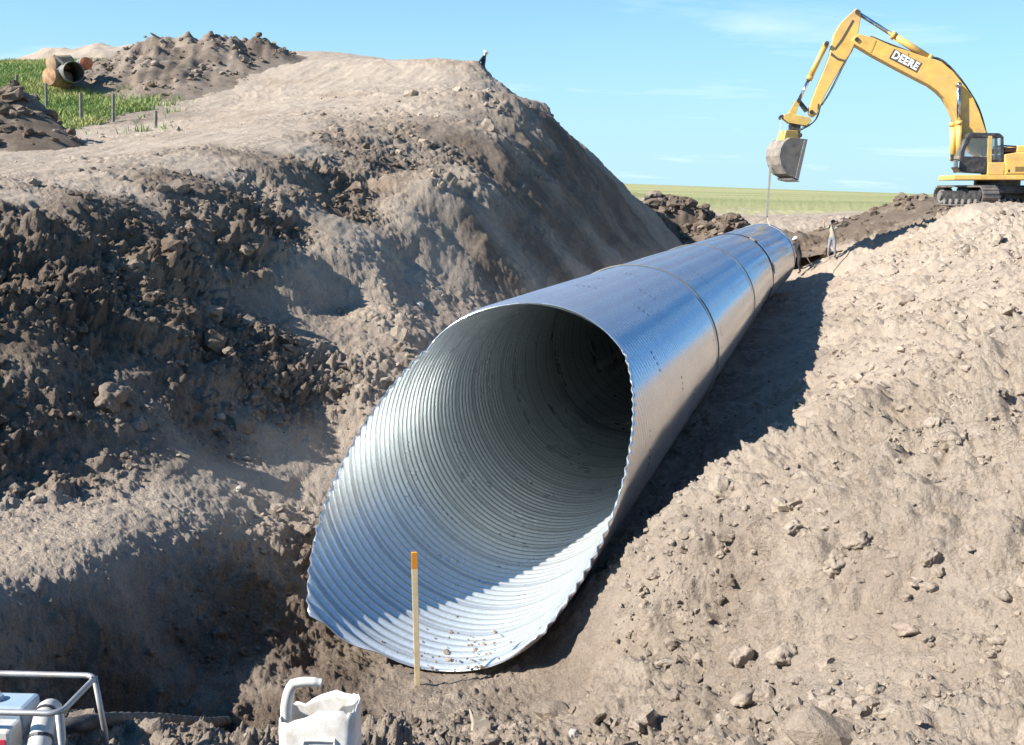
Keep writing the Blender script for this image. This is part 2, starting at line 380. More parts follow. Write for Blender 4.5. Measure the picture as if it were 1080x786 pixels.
PALE = (.43, .342, .260); DARK = (.102, .066, .040)
def soil(name, pale=PALE, dark=DARK, tone=None, grass=True, bumpd=.03):
    k = NT(name); k.world = True
    n1 = k.noise(.9, 4); n2 = k.noise(6, 6, .65); n3 = k.noise(45, 5, .7)
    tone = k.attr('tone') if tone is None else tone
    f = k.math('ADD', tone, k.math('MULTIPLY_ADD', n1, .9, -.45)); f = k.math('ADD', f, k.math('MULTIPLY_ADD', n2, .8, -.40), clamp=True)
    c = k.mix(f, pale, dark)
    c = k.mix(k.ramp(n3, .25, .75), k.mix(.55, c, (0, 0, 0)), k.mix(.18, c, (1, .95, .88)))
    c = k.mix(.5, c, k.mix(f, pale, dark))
    # reddish and grey streaks of different soil
    c = k.mix(k.math('MULTIPLY', k.ramp(k.noise(.33, 3), .55, .75), .4), c, (.27, .185, .12))
    c = k.mix(k.math('MULTIPLY', k.ramp(k.noise(.45, 3, vec=k.scale((1, 1, 2.3))), .58, .75), .2), c, (.20, .18, .155))
    if grass:
        gv = k.scale((.25, 1, 1))
        gn = k.noise(.02, 5, .6, gv); gf = k.noise(3.0, 5, .7)
        g = k.mix(k.ramp(gn, .35, .65), (.25, .27, .11), (.44, .40, .20))
        g = k.mix(k.ramp(gf, .3, .7), k.mix(.35, g, (0, 0, 0)), g)
        gm = k.math('ADD', k.attr('grass'), k.math('MULTIPLY_ADD', k.noise(1.2, 4), .9, -.45))
        c = k.mix(k.ramp(gm, .42, .6), c, g)
    k.base(c)
    h = k.math('ADD', k.math('MULTIPLY', k.noise(22, 8, .7), 1.0), k.math('MULTIPLY', n3, .6))
    k.bump(h, 1.0, bumpd*1.5)
    return k.set(1.0, 0, .15)
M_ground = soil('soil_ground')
def simple(name, c, rough=.5, metal=0, var=.25, vs=6, spec=None, dirt=None, dfac=.4, bump=0):
    k = NT(name); n = k.noise(vs, 6, .65); c0 = k.mix(k.ramp(n, .3, .7), tuple(x*(1-var) for x in c), tuple(min(x*(1+var*.6), .95) for x in c))
    if dirt: c0 = k.mix(k.math('MULTIPLY', k.ramp(k.noise(vs*.6, 7, .75), .45, .7), dfac), c0, dirt)
    k.base(c0)
    if bump: k.bump(k.noise(vs*8, 5), .5, bump)
    r = k.math('MULTIPLY_ADD', n, .3, rough-.15)
    return k.set(r, metal, spec)
DUST = (.33, .27, .21)
M_yellow = simple('yellow_paint', (.70, .41, .10), .45, 0, .2, 2.2, dirt=(.36, .27, .17), dfac=.7)
M_dyellow = simple('worn_yellow_paint', (.56, .36, .07), .5, 0, .25, 5, dirt=DUST, dfac=.7)
M_black = simple('black_paint', (.022, .022, .026), .45, 0, .3, 8, dirt=DUST, dfac=.25)
M_rubber = simple('black_rubber', (.03, .03, .032), .75, 0, .3, 12, dirt=DUST, dfac=.5, bump=.004)
M_steel = simple('worn_steel', (.36, .34, .32), .5, .6, .3, 7, dirt=(.30, .24, .19), dfac=.7)
M_track = simple('track_steel', (.16, .14, .125), .6, .3, .35, 6, dirt=DUST, dfac=.8)
M_chrome = simple('chrome_rod', (.55, .57, .6), .18, 1, .1, 3)
M_bucket = simple('muddy_bucket_steel', (.23, .205, .18), .8, .2, .4, 3.0, dirt=(.36, .29, .21), dfac=.9, bump=.02)
M_white = simple('white_lettering', (.82, .82, .80), .5, 0, .05, 5)
M_panel = simple('dark_decal', (.09, .07, .05), .5, 0, .15, 5)
M_strap = simple('lifting_strap_fabric', (.26, .24, .20), .9, 0, .3, 9)
M_rope = simple('rope_fibre', (.42, .36, .27), .95, 0, .2, 20)
M_wood = simple('stake_wood', (.84, .66, .38), .8, 0, .22, 9, bump=.003)
M_orange = simple('orange_paint', (.85, .33, .035), .6, 0, .12, 20)
M_post = simple('grey_post_wood', (.20, .185, .165), .9, 0, .35, 9, bump=.01)
M_wire = simple('fence_wire', (.30, .29, .28), .6, .6, .3, 9)
M_rust = simple('rusty_steel', (.36, .18, .08), .85, .1, .45, 4, dirt=(.45, .36, .26), dfac=.6, bump=.01)
M_rusttan = simple('tan_rusty_steel', (.33, .24, .155), .85, .05, .35, 4, dirt=(.40, .19, .09), dfac=.5, bump=.01)
M_culv = simple('old_grey_steel', (.17, .17, .16), .65, .4, .3, 4, dirt=(.25, .19, .13), dfac=.5)
M_redrust = simple('orange_red_paint', (.62, .17, .06), .7, 0, .3, 5)
M_alu = simple('scuffed_silver_tube', (.38, .37, .36), .5, .6, .25, 14, dirt=(.30, .24, .19), dfac=.7)
M_pvc = simple('white_plastic_pipe', (.50, .49, .46), .45, 0, .15, 9, dirt=DUST, dfac=.6)
M_blue = simple('blue_hose', (.06, .17, .42), .5, 0, .2, 9, dirt=DUST, dfac=.3)
M_engine = simple('grey_engine_casting', (.30, .33, .37), .5, .35, .3, 16, dirt=(.28, .22, .17), dfac=.7, bump=.004)
M_ltblue = simple('pale_blue_tank', (.27, .36, .44), .4, 0, .15, 8, dirt=DUST, dfac=.45)
M_red = simple('red_label', (.50, .03, .06), .5, 0, .15, 20)
M_seat = simple('cab_seat_fabric', (.05, .05, .055), .9)
k = NT('jug_plastic'); n = k.noise(7, 7, .7)
k.base(k.mix(k.math('MULTIPLY', k.ramp(n, .42, .70), .8), (.74, .71, .65), (.42, .34, .26)))
k.b.inputs['Subsurface Weight'].default_value = .15; k.b.inputs['Subsurface Radius'].default_value = (.02, .02, .015)
k.bump(k.noise(30, 4), .25, .004); M_jug = k.set(.42)
k = NT('cab_glass'); k.base((.55, .63, .66)); k.b.inputs['Transmission Weight'].default_value = .85; k.b.inputs['IOR'].default_value = 1.02
k.b.inputs['Alpha'].default_value = .5; M_glass = k.set(.05)
# galvanised corrugated steel
def galv(name, inside):
 k = NT(name)
 ob = k.coord('Object')
 def dot(v):
  nd = k.n('ShaderNodeVectorMath', operation='DOT_PRODUCT'); k.lk(ob, nd.inputs[0]); nd.inputs[1].default_value = v; return nd.outputs['Value']
 t_ = k.attr('along'); nn_ = dot(tuple(DN)); zz_ = k.math('SUBTRACT', dot((-SLOPE*DT.x, -SLOPE*DT.y, 1)), RAD)
 a_ = k.math('DIVIDE', k.math('ARCTAN2', nn_, k.math('MULTIPLY', zz_, -1.0)), 6.28318)
 uv = ob
 spang = k.noise(26, 3, .6, uv); patch = k.noise(.8, 5, .6, uv)
 st = k.noise(1.1, 6, .65, uv)
 c = k.mix(k.ramp(spang, .35, .65), (.64, .67, .66) if inside else (.66, .68, .70), (.74, .77, .76) if inside else (.74, .755, .77))
 c = k.mix(k.math('MULTIPLY', k.ramp(st, .5, .75), .22), c, (.44, .44, .44))
 # printed mill marks: short dashes in rows round the sheet
 row = k.math('LESS_THAN', k.math('ABSOLUTE', k.math('SUBTRACT', k.math('FRACT', k.math('DIVIDE', k.math('ADD', t_, k.math('MULTIPLY', a_, .70)), 1.4)), .5)), .035)
 dash = k.math('LESS_THAN', k.math('FRACT', k.math('MULTIPLY', a_, 118)), .5)
 seg = k.math('GREATER_THAN', k.noise(1.3, 2, .5, uv), .60)
 mk = k.math('MULTIPLY', k.math('MULTIPLY', row, dash), seg)
 mk = k.math('MULTIPLY', mk, k.ramp(k.noise(40, 3, .6, uv), .38, .5))
 c = k.mix(k.math('MULTIPLY', mk, .6), c, (.05, .05, .06))
 # darker corrugation valleys bring out the ribs; inside, painted in place of reflected contrast
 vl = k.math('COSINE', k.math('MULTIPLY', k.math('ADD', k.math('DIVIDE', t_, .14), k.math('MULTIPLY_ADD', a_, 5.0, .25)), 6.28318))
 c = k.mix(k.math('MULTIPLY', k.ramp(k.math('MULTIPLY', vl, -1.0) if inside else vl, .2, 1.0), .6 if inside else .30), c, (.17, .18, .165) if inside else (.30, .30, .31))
 # helical lock seam
 ph = k.math('FRACT', k.math('ADD', k.math('DIVIDE', t_, .70), a_))
 sm = k.math('LESS_THAN', k.math('ABSOLUTE', k.math('SUBTRACT', ph, .5)), .014)
 c = k.mix(k.math('MULTIPLY', sm, .45), c, (.20, .20, .21))
 # dust settled low inside and thin mud splashes
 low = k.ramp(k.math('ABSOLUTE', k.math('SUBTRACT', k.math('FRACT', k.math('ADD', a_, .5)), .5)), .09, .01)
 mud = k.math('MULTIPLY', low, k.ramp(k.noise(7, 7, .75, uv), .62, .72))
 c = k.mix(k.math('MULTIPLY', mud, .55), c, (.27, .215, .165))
 k.base(c)
 rg = k.math('MULTIPLY_ADD', patch, .16, .15)
 rg = k.math('ADD', rg, k.math('MULTIPLY_ADD', mud, .4, .06 if inside else 0.0))
 k.bump(spang, .10, .004)
 return k.set(rg, .66 if inside else .82)
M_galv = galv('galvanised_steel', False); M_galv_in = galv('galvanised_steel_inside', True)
M_band = simple('dark_coupling_band', (.022, .022, .026), .7, .0, .3, 8)
def cloth(name, c): return simple(name, c, .9, 0, .2, 12)
M_skin = simple('skin', (.50, .32, .23), .55, 0, .1, 9)
M_navy = cloth('navy_cloth', (.035, .038, .055)); M_darkc = cloth('dark_cloth', (.03, .026, .03))
M_light = cloth('pale_shirt_cloth', (.36, .32, .24)); M_grey = cloth('grey_trouser_cloth', (.22, .23, .26))
M_hat = simple('white_hard_hat', (.80, .80, .78), .35); M_boot = cloth('brown_boot', (.09, .06, .04))
M_dhat = simple('dark_cap', (.06, .05, .06), .8)
k = NT('grass_blade'); g = k.attr('tint')
k.base(k.mix(g, (.16, .25, .055), (.38, .38, .13))); M_grass = k.set(.7)

# ------------------------------------------------------------------ world and sun
SUN_AZ, SUN_EL = R_(-108), R_(36)
wd = bpy.data.worlds.new('World'); scene.world = wd; wd.use_nodes = True
wt = wd.node_tree; bg = wt.nodes['Background']
sky = wt.nodes.new('ShaderNodeTexSky'); sky.sky_type = 'NISHITA'; sky.sun_disc = False
sky.sun_elevation = SUN_EL; sky.sun_rotation = SUN_AZ; sky.air_density = 1.0; sky.dust_density = .6; sky.ozone_density = 1.6
tcw = wt.nodes.new('ShaderNodeTexCoord')
sep = wt.nodes.new('ShaderNodeSeparateXYZ'); wt.links.new(tcw.outputs['Generated'], sep.inputs[0])
def wmath(op, a, b):
    nd = wt.nodes.new('ShaderNodeMath'); nd.operation = op
    for i, v in enumerate((a, b)):
        if hasattr(v, 'is_output'): wt.links.new(v, nd.inputs[i])
        else: nd.inputs[i].default_value = v
    return nd.outputs[0]
# thin high cloud laid out on a plane far overhead
zc = wmath('ADD', wmath('MAXIMUM', sep.outputs[2], 0.0), .12)
cx = wt.nodes.new('ShaderNodeCombineXYZ')
wt.links.new(wmath('DIVIDE', sep.outputs[0], zc), cx.inputs[0]); wt.links.new(wmath('DIVIDE', sep.outputs[1], zc), cx.inputs[1])
mp = wt.nodes.new('ShaderNodeMapping'); mp.inputs['Scale'].default_value = (.75, 1.5, 1); mp.inputs['Rotation'].default_value = (0, 0, R_(8)); mp.inputs['Location'].default_value = (.4, 2.3, 0)
wt.links.new(cx.outputs[0], mp.inputs[0])
cn = wt.nodes.new('ShaderNodeTexNoise'); cn.inputs['Scale'].default_value = 1.0; cn.inputs['Detail'].default_value = 6; cn.inputs['Roughness'].default_value = .55; cn.inputs['Distortion'].default_value = .4
wt.links.new(mp.outputs[0], cn.inputs['Vector'])
mr = wt.nodes.new('ShaderNodeMapRange'); mr.inputs[1].default_value = .58; mr.inputs[2].default_value = .80; mr.inputs[4].default_value = .55
wt.links.new(cn.outputs['Fac'], mr.inputs[0])
tint = wt.nodes.new('ShaderNodeMix'); tint.data_type = 'RGBA'; tint.blend_type = 'MULTIPLY'; tint.inputs[0].default_value = 1
wt.links.new(sky.outputs[0], tint.inputs[6]); tint.inputs[7].default_value = (.46, 1.0, 1.38, 1)
cm = wt.nodes.new('ShaderNodeMix'); cm.data_type = 'RGBA'
wt.links.new(mr.outputs[0], cm.inputs[0]); cm.inputs[7].default_value = (8, 9, 9.6, 1)
hz = wt.nodes.new('ShaderNodeMapRange'); hz.interpolation_type = 'SMOOTHSTEP'; hz.inputs[1].default_value = -.05; hz.inputs[2].default_value = .34; hz.inputs[3].default_value = .92; hz.inputs[4].default_value = 0.0
wt.links.new(sep.outputs[2], hz.inputs[0])
hm_ = wt.nodes.new('ShaderNodeMix'); hm_.data_type = 'RGBA'; wt.links.new(hz.outputs[0], hm_.inputs[0]); wt.links.new(tint.outputs[2], hm_.inputs[6]); hm_.inputs[7].default_value = (4.3, 6.4, 7.2, 1)
wt.links.new(hm_.outputs[2], cm.inputs[6])
wt.links.new(cm.outputs[2], bg.inputs[0]); bg.inputs[1].default_value = .065
sd = bpy.data.lights.new('sun', 'SUN'); sd.energy = 5.0; sd.angle = R_(.53); sd.color = (1, .955, .88)
so = bpy.data.objects.new('sun', sd); COL.objects.link(so); so.location = (-40, -15, 40)
sdir = Vector((math.sin(SUN_AZ)*math.cos(SUN_EL), math.cos(SUN_AZ)*math.cos(SUN_EL), math.sin(SUN_EL)))
so.rotation_euler = sdir.to_track_quat('Z', 'Y').to_euler()
scene.view_settings.view_transform = 'Standard'; scene.view_settings.look = 'None'
scene.view_settings.exposure = 1.16; scene.view_settings.gamma = 1

# ------------------------------------------------------------------ ground
def build_ground():
    fine = np.linspace(-35, 35, 1060); coarse = np.r_[np.linspace(35.8, 324.2, 210)]
    th = np.radians(np.r_[fine, coarse]); nt = len(th)
    r = np.r_[np.array([0.25, .8, 1.4, 1.9, 2.4, 2.8]), np.exp(np.linspace(math.log(3.1), math.log(82), 1120)), np.exp(np.linspace(math.log(84), math.log(6000), 70))]
    rr, tt = np.meshgrid(r, th, indexing='ij')
    x = (rr*np.sin(tt)).ravel(); y = (rr*np.cos(tt)).ravel()
    x, y, z, rough, tone, grass = terrain(x, y, True, True, True)
    i = np.arange(len(r)-1)[:, None]; j = np.arange(nt)[None, :]; j2 = (j+1) % nt
    F = np.stack([i*nt+j, i*nt+j2, (i+1)*nt+j2, (i+1)*nt+j], -1).reshape(-1, 4)[:, ::-1]
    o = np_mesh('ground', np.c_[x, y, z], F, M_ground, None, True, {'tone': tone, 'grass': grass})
    tag(o, 'bare churned soil of the pipe trench, its banks and the green field behind', 'ground', None, 'structure')
build_ground()

# ------------------------------------------------------------------ dirt heaps
def ico(sub):
    bm = bmesh.new(); bmesh.ops.create_icosphere(bm, subdivisions=sub, radius=1)
    bm.verts.ensure_lookup_table()
    V = np.array([v.co for v in bm.verts]); F = np.array([[v.index for v in f.verts] for f in bm.faces]); bm.free()
    return V, F
def rough_ball(sub, seed, amp=.3):
    V, F = ico(sub); r = random.Random(seed)
    o = [r.uniform(-50, 50) for _ in range(6)]
    n = fbm(V[:, 0]*1.3+o[0]+V[:, 2]*.9, V[:, 1]*1.3+o[1]-V[:, 2]*.8, 4, seed)+.6*fbm(V[:, 2]*2.1+o[2], V[:, 0]*2.0+V[:, 1]*1.7+o[3], 3, seed+5)
    if sub >= 3: n = n+.35*fbm(V[:, 0]*4.3+V[:, 2]*3.1+o[4], V[:, 1]*4.3-V[:, 2]*2.7, 3, seed+9)+.5*(lumps(V[:, 0]*2.2+V[:, 2]*1.5+o[5], V[:, 1]*2.2-V[:, 2]*1.4, seed+11)-.15)
    # a few flat chipped faces
    for _ in range(5 if sub < 3 else 3):
        d = np.array([r.gauss(0, 1) for _ in range(3)]); d /= np.linalg.norm(d); lim = r.uniform(.55, .85)
        s = V@d; V = V-np.outer(np.clip(s-lim, 0, None), d)
    V = V*(1+amp*n)[:, None]
    V[:, 2] *= r.uniform(.65, .9); V[:, 0] *= r.uniform(.85, 1.25)
    return V, F
VAR1 = [rough_ball(1, 100+i, .38) for i in range(10)]
VAR2 = [rough_ball(2, 200+i, .32) for i in range(10)]
VAR3 = [rough_ball(4, 300+i, .26) for i in range(8)]
def rand_rot():
    q = rng.normal(size=4); q /= np.linalg.norm(q); w, x, y, z = q
    return np.array([[1-2*(y*y+z*z), 2*(x*y-w*z), 2*(x*z+w*y)], [2*(x*y+w*z), 1-2*(x*x+z*z), 2*(y*z-w*x)], [2*(x*z-w*y), 2*(y*z+w*x), 1-2*(x*x+y*y)]])
def clod_field(name, pts, sizes, tones, mat, subs, parent=None):
    VV, FF, TT = [], [], []; b = 0
    for (x, y, z), s, t, sb in zip(pts, sizes, tones, subs):
        V, F = (VAR1 if sb == 1 else VAR2)[rng.integers(10)]
        v = (V@rand_rot().T)*s*np.array([1, 1, .8])+np.array([x, y, z+s*rng.uniform(-.15, .35)])
        VV.append(v); FF.append(F+b); b += len(V); TT.append(np.full(len(V), t))
    return np_mesh(name, np.concatenate(VV), np.concatenate(FF), mat, parent, False, {'tone': np.concatenate(TT)})
M_clod = soil('soil_clods', grass=False, bumpd=.02)
def scatter():
    N = 190000
    r = np.exp(rng.uniform(math.log(3.4), math.log(48), N)); th = rng.uniform(-.62, .62, N)
    x = r*np.sin(th); y = r*np.cos(th)
    z, rough, tone, grass = terrain(x, y, True, True)
    q = A0.x, A0.y
    t = (x-q[0])*DT.x+(y-q[1])*DT.y; n = (x-q[0])*DN.x+(y-q[1])*DN.y
    inpipe = (t > -.6) & (np.abs(n) < 1.75)
    dens = np.clip(rough-.12, 0, 1)*np.clip(.5+1.3*fbm(x*.5, y*.5, 2, 77), .05, 1.6)
    ok = (rng.random(N) < dens*.75) & ~inpipe & (grass < .3)
    x, y, z, r, rough, tone = x[ok], y[ok], z[ok], r[ok], rough[ok], tone[ok]
    s = np.exp(rng.normal(math.log(.016), .68, len(x)))*(.55+.06*r)*(.6+.7*rough)
    s = np.clip(s, .008, .30)
    px = s/r*FPX
    keep = px > 1.1; x, y, z, r, tone, s, px = x[keep], y[keep], z[keep], r[keep], tone[keep], s[keep], px[keep]
    tone = np.clip(tone+rng.normal(0, .15, len(x)), 0, 1)
    o = clod_field('dirt_clods', np.c_[x, y, z], s, tone, M_clod, np.where(px > 4.5, 2, 1))
    tag(o, 'loose crumbs and clods of dry soil scattered over the trench banks', 'dirt clods', None, 'stuff')
    return len(x)
NCL = scatter(); print('clods', NCL)

def heap(name, crest, foot, label, cat, tone, rough, res, seed, clods=0, csize=.2, group=None, amp=1.0, streak=0):
    """a heap of tipped soil: heights through crest points, falling to foot points on the terrain"""
    c = np.array([list(p) for p in crest]+[[p[0], p[1], p[2]-.25] for p in foot])
    K = np.sqrt(((c[:, None, :2]-c[None, :, :2])**2).sum(2)+.3)
    K[np.diag_indices(len(c))] -= .05
    n = len(c); S = np.zeros((n+3, n+3)); Pm = np.c_[np.ones(n), c[:, :2]]
    S[:n, :n] = K; S[:n, n:] = Pm; S[n:, :n] = Pm.T
    w = np.linalg.solve(S, np.r_[c[:, 2], 0, 0, 0])
    lo = c[:, :2].min(0)-1.5; hi = c[:, :2].max(0)+1.5
    gx = np.arange(lo[0], hi[0], res); gy = np.arange(lo[1], hi[1], res)
    X, Y = np.meshgrid(gx, gy, indexing='ij'); x = X.ravel(); y = Y.ravel()
    d = np.sqrt((x[:, None]-c[:, 0])**2+(y[:, None]-c[:, 1])**2+0); 
    z = np.sqrt(d*d+.3)@w[:n]+w[n]+w[n+1]*x+w[n+2]*y
    T = terrain(x, y, False)
    e = np.clip((z-T)/1.2, 0, 1)
    z = z+e*amp*(.55*fbm(x*.5, y*.5, 4, seed)+rough*(.55*(lumps(x/1.3, y/1.3, seed+3)-.12)+.45*(lumps(x/.6, y/.6, seed+9)-.12)+.3*(lumps(x/.3, y/.3, seed+15)-.12)))
    if streak: z = z+e*streak*fbm(x*1.6+y*.25, y*.22, 3, seed+30)
    # mask to a little below the terrain
    ins = z > T-.35
    z = np.maximum(z, T-.6)
    nx, ny = X.shape; I = np.arange(nx*ny).reshape(nx, ny)
    F = np.stack([I[:-1, :-1], I[1:, :-1], I[1:, 1:], I[:-1, 1:]], -1).reshape(-1, 4)
    F = F[ins[F].any(1)]
    used = np.unique(F); mp_ = -np.ones(nx*ny, int); mp_[used] = np.arange(len(used))
    V = np.c_[x, y, z][used]; tn = np.clip(tone+.25*fbm(V[:, 0]*.4, V[:, 1]*.4, 3, seed+40), 0, 1)
    o = np_mesh(name, V, mp_[F], M_clod, None, True, {'tone': tn})
    tag(o, label, cat, group)
    if clods:
        zt = z-T; cand = np.where((zt > .1))[0]
        pick = rng.choice(cand, clods); sz = np.exp(rng.normal(math.log(csize), .5, clods)).clip(.05, csize*3)
        q = clod_field('clods', np.c_[x[pick]+rng.uniform(-res, res, clods), y[pick]+rng.uniform(-res, res, clods), z[pick]], sz, np.clip(tone+rng.normal(0, .2, clods), 0, 1), M_clod, np.full(clods, 2), o)
        q['kind'] = 'stuff'
    return o
G = lambda px, y: on(px, y)
heap('dirt_mound', [P(75, 90, 51), P(95, 76, 53), P(115, 64, 56), P(150, 49, 58), P(180, 42, 58), P(230, 40, 59), P(270, 44, 60), P(300, 54, 60), P(322, 64, 60.5), P(160, 80, 51.5), P(220, 80, 53), P(120, 95, 50), P(180, 50, 62), P(240, 47, 63), P(280, 75, 56)],
     [G(62, 50), G(90, 47), G(150, 45.5), (lambda p: p)(G(190, 46)), G(250, 50), G(300, 56), G(335, 61), G(100, 62), G(180, 68), G(260, 68), G(330, 66)],
     'big brown spoil mound behind the haul road with loose lumpy face', 'dirt mound', .75, .3, .13, 400, 500, .09, amp=.8, streak=.35)
heap('dirt_mound', [P(12, 66, 92), P(45, 53, 93), P(75, 57, 94), P(105, 48, 94), P(140, 47, 94), P(170, 55, 95)], [G(-5, 90), G(40, 87), G(100, 87), G(170, 88), G(200, 95), G(100, 100), G(20, 98), (G(150, 101))],
     'distant smooth tan mound on the skyline above the old pipes', 'dirt mound', .12, .12, .3, 430, 0, amp=.5)
heap('dirt_mound', [P(-30, 92, 33), P(0, 93, 32.5), P(15, 94, 32.5), P(32, 101, 32.5), P(48, 120, 32), P(70, 140, 31.5), P(-60, 100, 33)], [G(-80, 30.5), G(-30, 29.5), G(20, 29.5), G(60, 30), G(98, 31.5), G(80, 33.5), G(40, 35.5), G(0, 36), G(-70, 36)],
     'dark heap of moist soil beside the grass at the left edge', 'dirt mound', .95, .7, .09, 460, 260, .11, amp=.6)
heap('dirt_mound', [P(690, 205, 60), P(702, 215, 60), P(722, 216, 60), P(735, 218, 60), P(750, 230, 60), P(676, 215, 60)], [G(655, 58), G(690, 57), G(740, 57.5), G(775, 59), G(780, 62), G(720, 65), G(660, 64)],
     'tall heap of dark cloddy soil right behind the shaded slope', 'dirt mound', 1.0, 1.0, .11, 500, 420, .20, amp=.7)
heap('dirt_mound', [P(762, 228, 57), P(775, 224, 57), P(788, 231, 57)], [G(742, 55.5), G(770, 55), G(800, 55.5), G(806, 58), G(775, 61), G(745, 60)],
     'small heap of dark clods just left of the lifted pipe end', 'dirt mound', 1.0, .9, .1, 540, 200, .17, amp=.6)
heap('dirt_mound', [P(880, 236, 57), P(915, 226, 57), P(945, 216, 57), P(970, 211, 57), P(1000, 208, 57), P(1040, 206, 58)], [G(840, 55), G(880, 53.5), G(930, 53.5), G(990, 53), G(1060, 54), G(1080, 58), G(1020, 63), G(930, 63), G(850, 60)],
     'long low bank of dark soil behind the two workers', 'dirt mound', 1.0, .55, .12, 580, 260, .16, amp=.6)  # dark soil, toned darker still for the shade on it

# notable single clods on the right bank
BIG = [(766, 512, 'c', .20, 'jagged pale clod on the lip of the pipe shadow right of the mouth'),
       (905, 568, 'c', .16, 'round dusty clod halfway down the right bank'),
       (880, 592, 'c', .17, 'dark sided clod just below the round dusty one on the right bank'),
       (982, 588, 'c', .12, 'small upright clod with a dark shadowed side at the right'),
       (826, 690, 'c', .19, 'wide lumpy clod low on the right bank with a deep shadow'),
       (782, 690, 'c', .17, 'blunt clod left of the wide lumpy clod on the right bank'),
       (724, 648, 'c', .12, 'broken clod standing alone on the slope below the pipe rim'),
       (836, 560, 'c', .13, 'flat pale clod between the pipe shadow and round clod'),
       (117, 425, 'c', .24, 'knobby earth lump on top of the dark scarp at the left'),
       (252, 511, 'c', .07, 'small pale round stone on the sunlit bench left of the pipe'),
       (442, 316, 'c', .06, 'small pale stone lying on the spur above the pipe rim'),
       (606, 770, 'c', .07, 'grey stone with black shadow at the bottom middle')]
def ray_ground(px, py):
    a = P(px, py, 1.0)-EYE
    ys = np.exp(np.linspace(math.log(3.5), math.log(80), 1500)); k = ys/a.y
    x = a.x*k; z = EYE.z+a.z*k
    T = terrain(x, ys)
    i = np.argmax(z < T)
    return Vector((x[i], ys[i], T[i]))
def ray_grounds(l): return [ray_ground(*q) for q in l]
M_stone = simple('pale_stone', (.40, .37, .33), .85, 0, .2, 20, bump=.006)
for i, (px, py, _, s, lab) in enumerate(BIG):
    p = ray_ground(px, py+8)
    V, F = VAR3[i % 8]; d = p.y/14.0
    s = s*max(d, .55)
    kind = 'stone' if 'stone' in lab else 'dirt_clod'
    o = np_mesh(kind, (V@rand_rot().T)*s*np.array([1.0, 1, .85]), F, M_stone if kind == 'stone' else M_clod, None, True, {'tone': np.full(len(V), .75 if px < 200 else .15)})
    o.location = (p.x, p.y+s*.3, p.z+s*.28)
    tag(o, lab, 'stone' if kind == 'stone' else 'dirt clod', None if kind == 'stone' else 'large clods on the banks')
# medium clods, each loose on its own; a handful of shapes are shared
SH = {}
for tone_ in (.12, .9):
    for i in range(8):
        V, F = rough_ball(3, 500+i, .30); V = V*np.array([1, 1, .85])
        q_ = np_mesh('dirt_clod', V, F, M_clod, None, True, {'tone': np.full(len(V), tone_)}); SH[(tone_, i)] = q_.data; bpy.data.objects.remove(q_)
def medium():
    r = np.exp(rng.uniform(math.log(4.2), math.log(26), 2600)); th = rng.uniform(-.47, .47, 2600)
    x = r*np.sin(th); y = r*np.cos(th); X2, Y2, z, rough, tone, grass = terrain(x, y, True, True, True)
    t = (x-A0.x)*DT.x+(y-A0.y)*DT.y; n = (x-A0.x)*DN.x+(y-A0.y)*DN.y
    ok = (rough > .33) & (rng.random(2600) < .12+1.6*fbm(x*.6, y*.6, 2, 78)+.1*(n < 4)) & ~((t > -.8) & (np.abs(n) < 2.1)) & ((n > 2.0) | (n < -2.9) | ((t < -1.2) & (n > .9)))
    nr = nl = 0
    for i in np.where(ok)[0]:
        right = n[i] > -.5
        if right and nr >= 150 or (not right and nl >= 110): continue
        if right: nr += 1
        else: nl += 1
        s = min(math.exp(rng.normal(math.log(.042), .5)), .14)*(.5+.05*r[i])*(1.0 if right else .85)
        o = bpy.data.objects.new('dirt_clod', SH[(.12 if tone[i] < .5 else .9, int(rng.integers(8)))]); COL.objects.link(o)
        o.location = (X2[i], Y2[i], z[i]+s*.22); o.scale = (s*rng.uniform(.8, 1.25), s*rng.uniform(.8, 1.25), s*rng.uniform(.7, 1.0)); o.rotation_euler = (rng.uniform(-.5, .5), rng.uniform(-.5, .5), rng.uniform(0, 6.28))
        tag(o, 'fist to head sized dry clod lying loose on the pale right bank' if right else 'fist to head sized dark clod lying loose on the left spoil bank', 'dirt clod', 'loose clods on the right bank' if right else 'loose clods on the left bank')
    print('medium clods', nr, nl)
medium()
# pale broken slab at the bottom edge
M_slab = simple('tan_slab', (.36, .30, .23), .9, 0, .25, 14, dirt=DUST, dfac=.6, bump=.006)
p = ray_ground(508, 772)
m = MB(); m.prism([(-.10, -.12), (.055, -.12), (.075, .05), (.03, .085), (-.02, .07), (-.055, .085), (-.095, .16), (-.075, .05)], -.035, .04)
o = m.build('broken_slab', M_slab, None, False, .008); o.location = p+Vector((0, .0, .02)); o.rotation_euler = (R_(-28), R_(4), R_(12))
tag(o, 'pale broken slab with a jagged top at the bottom edge of the photo', 'slab')

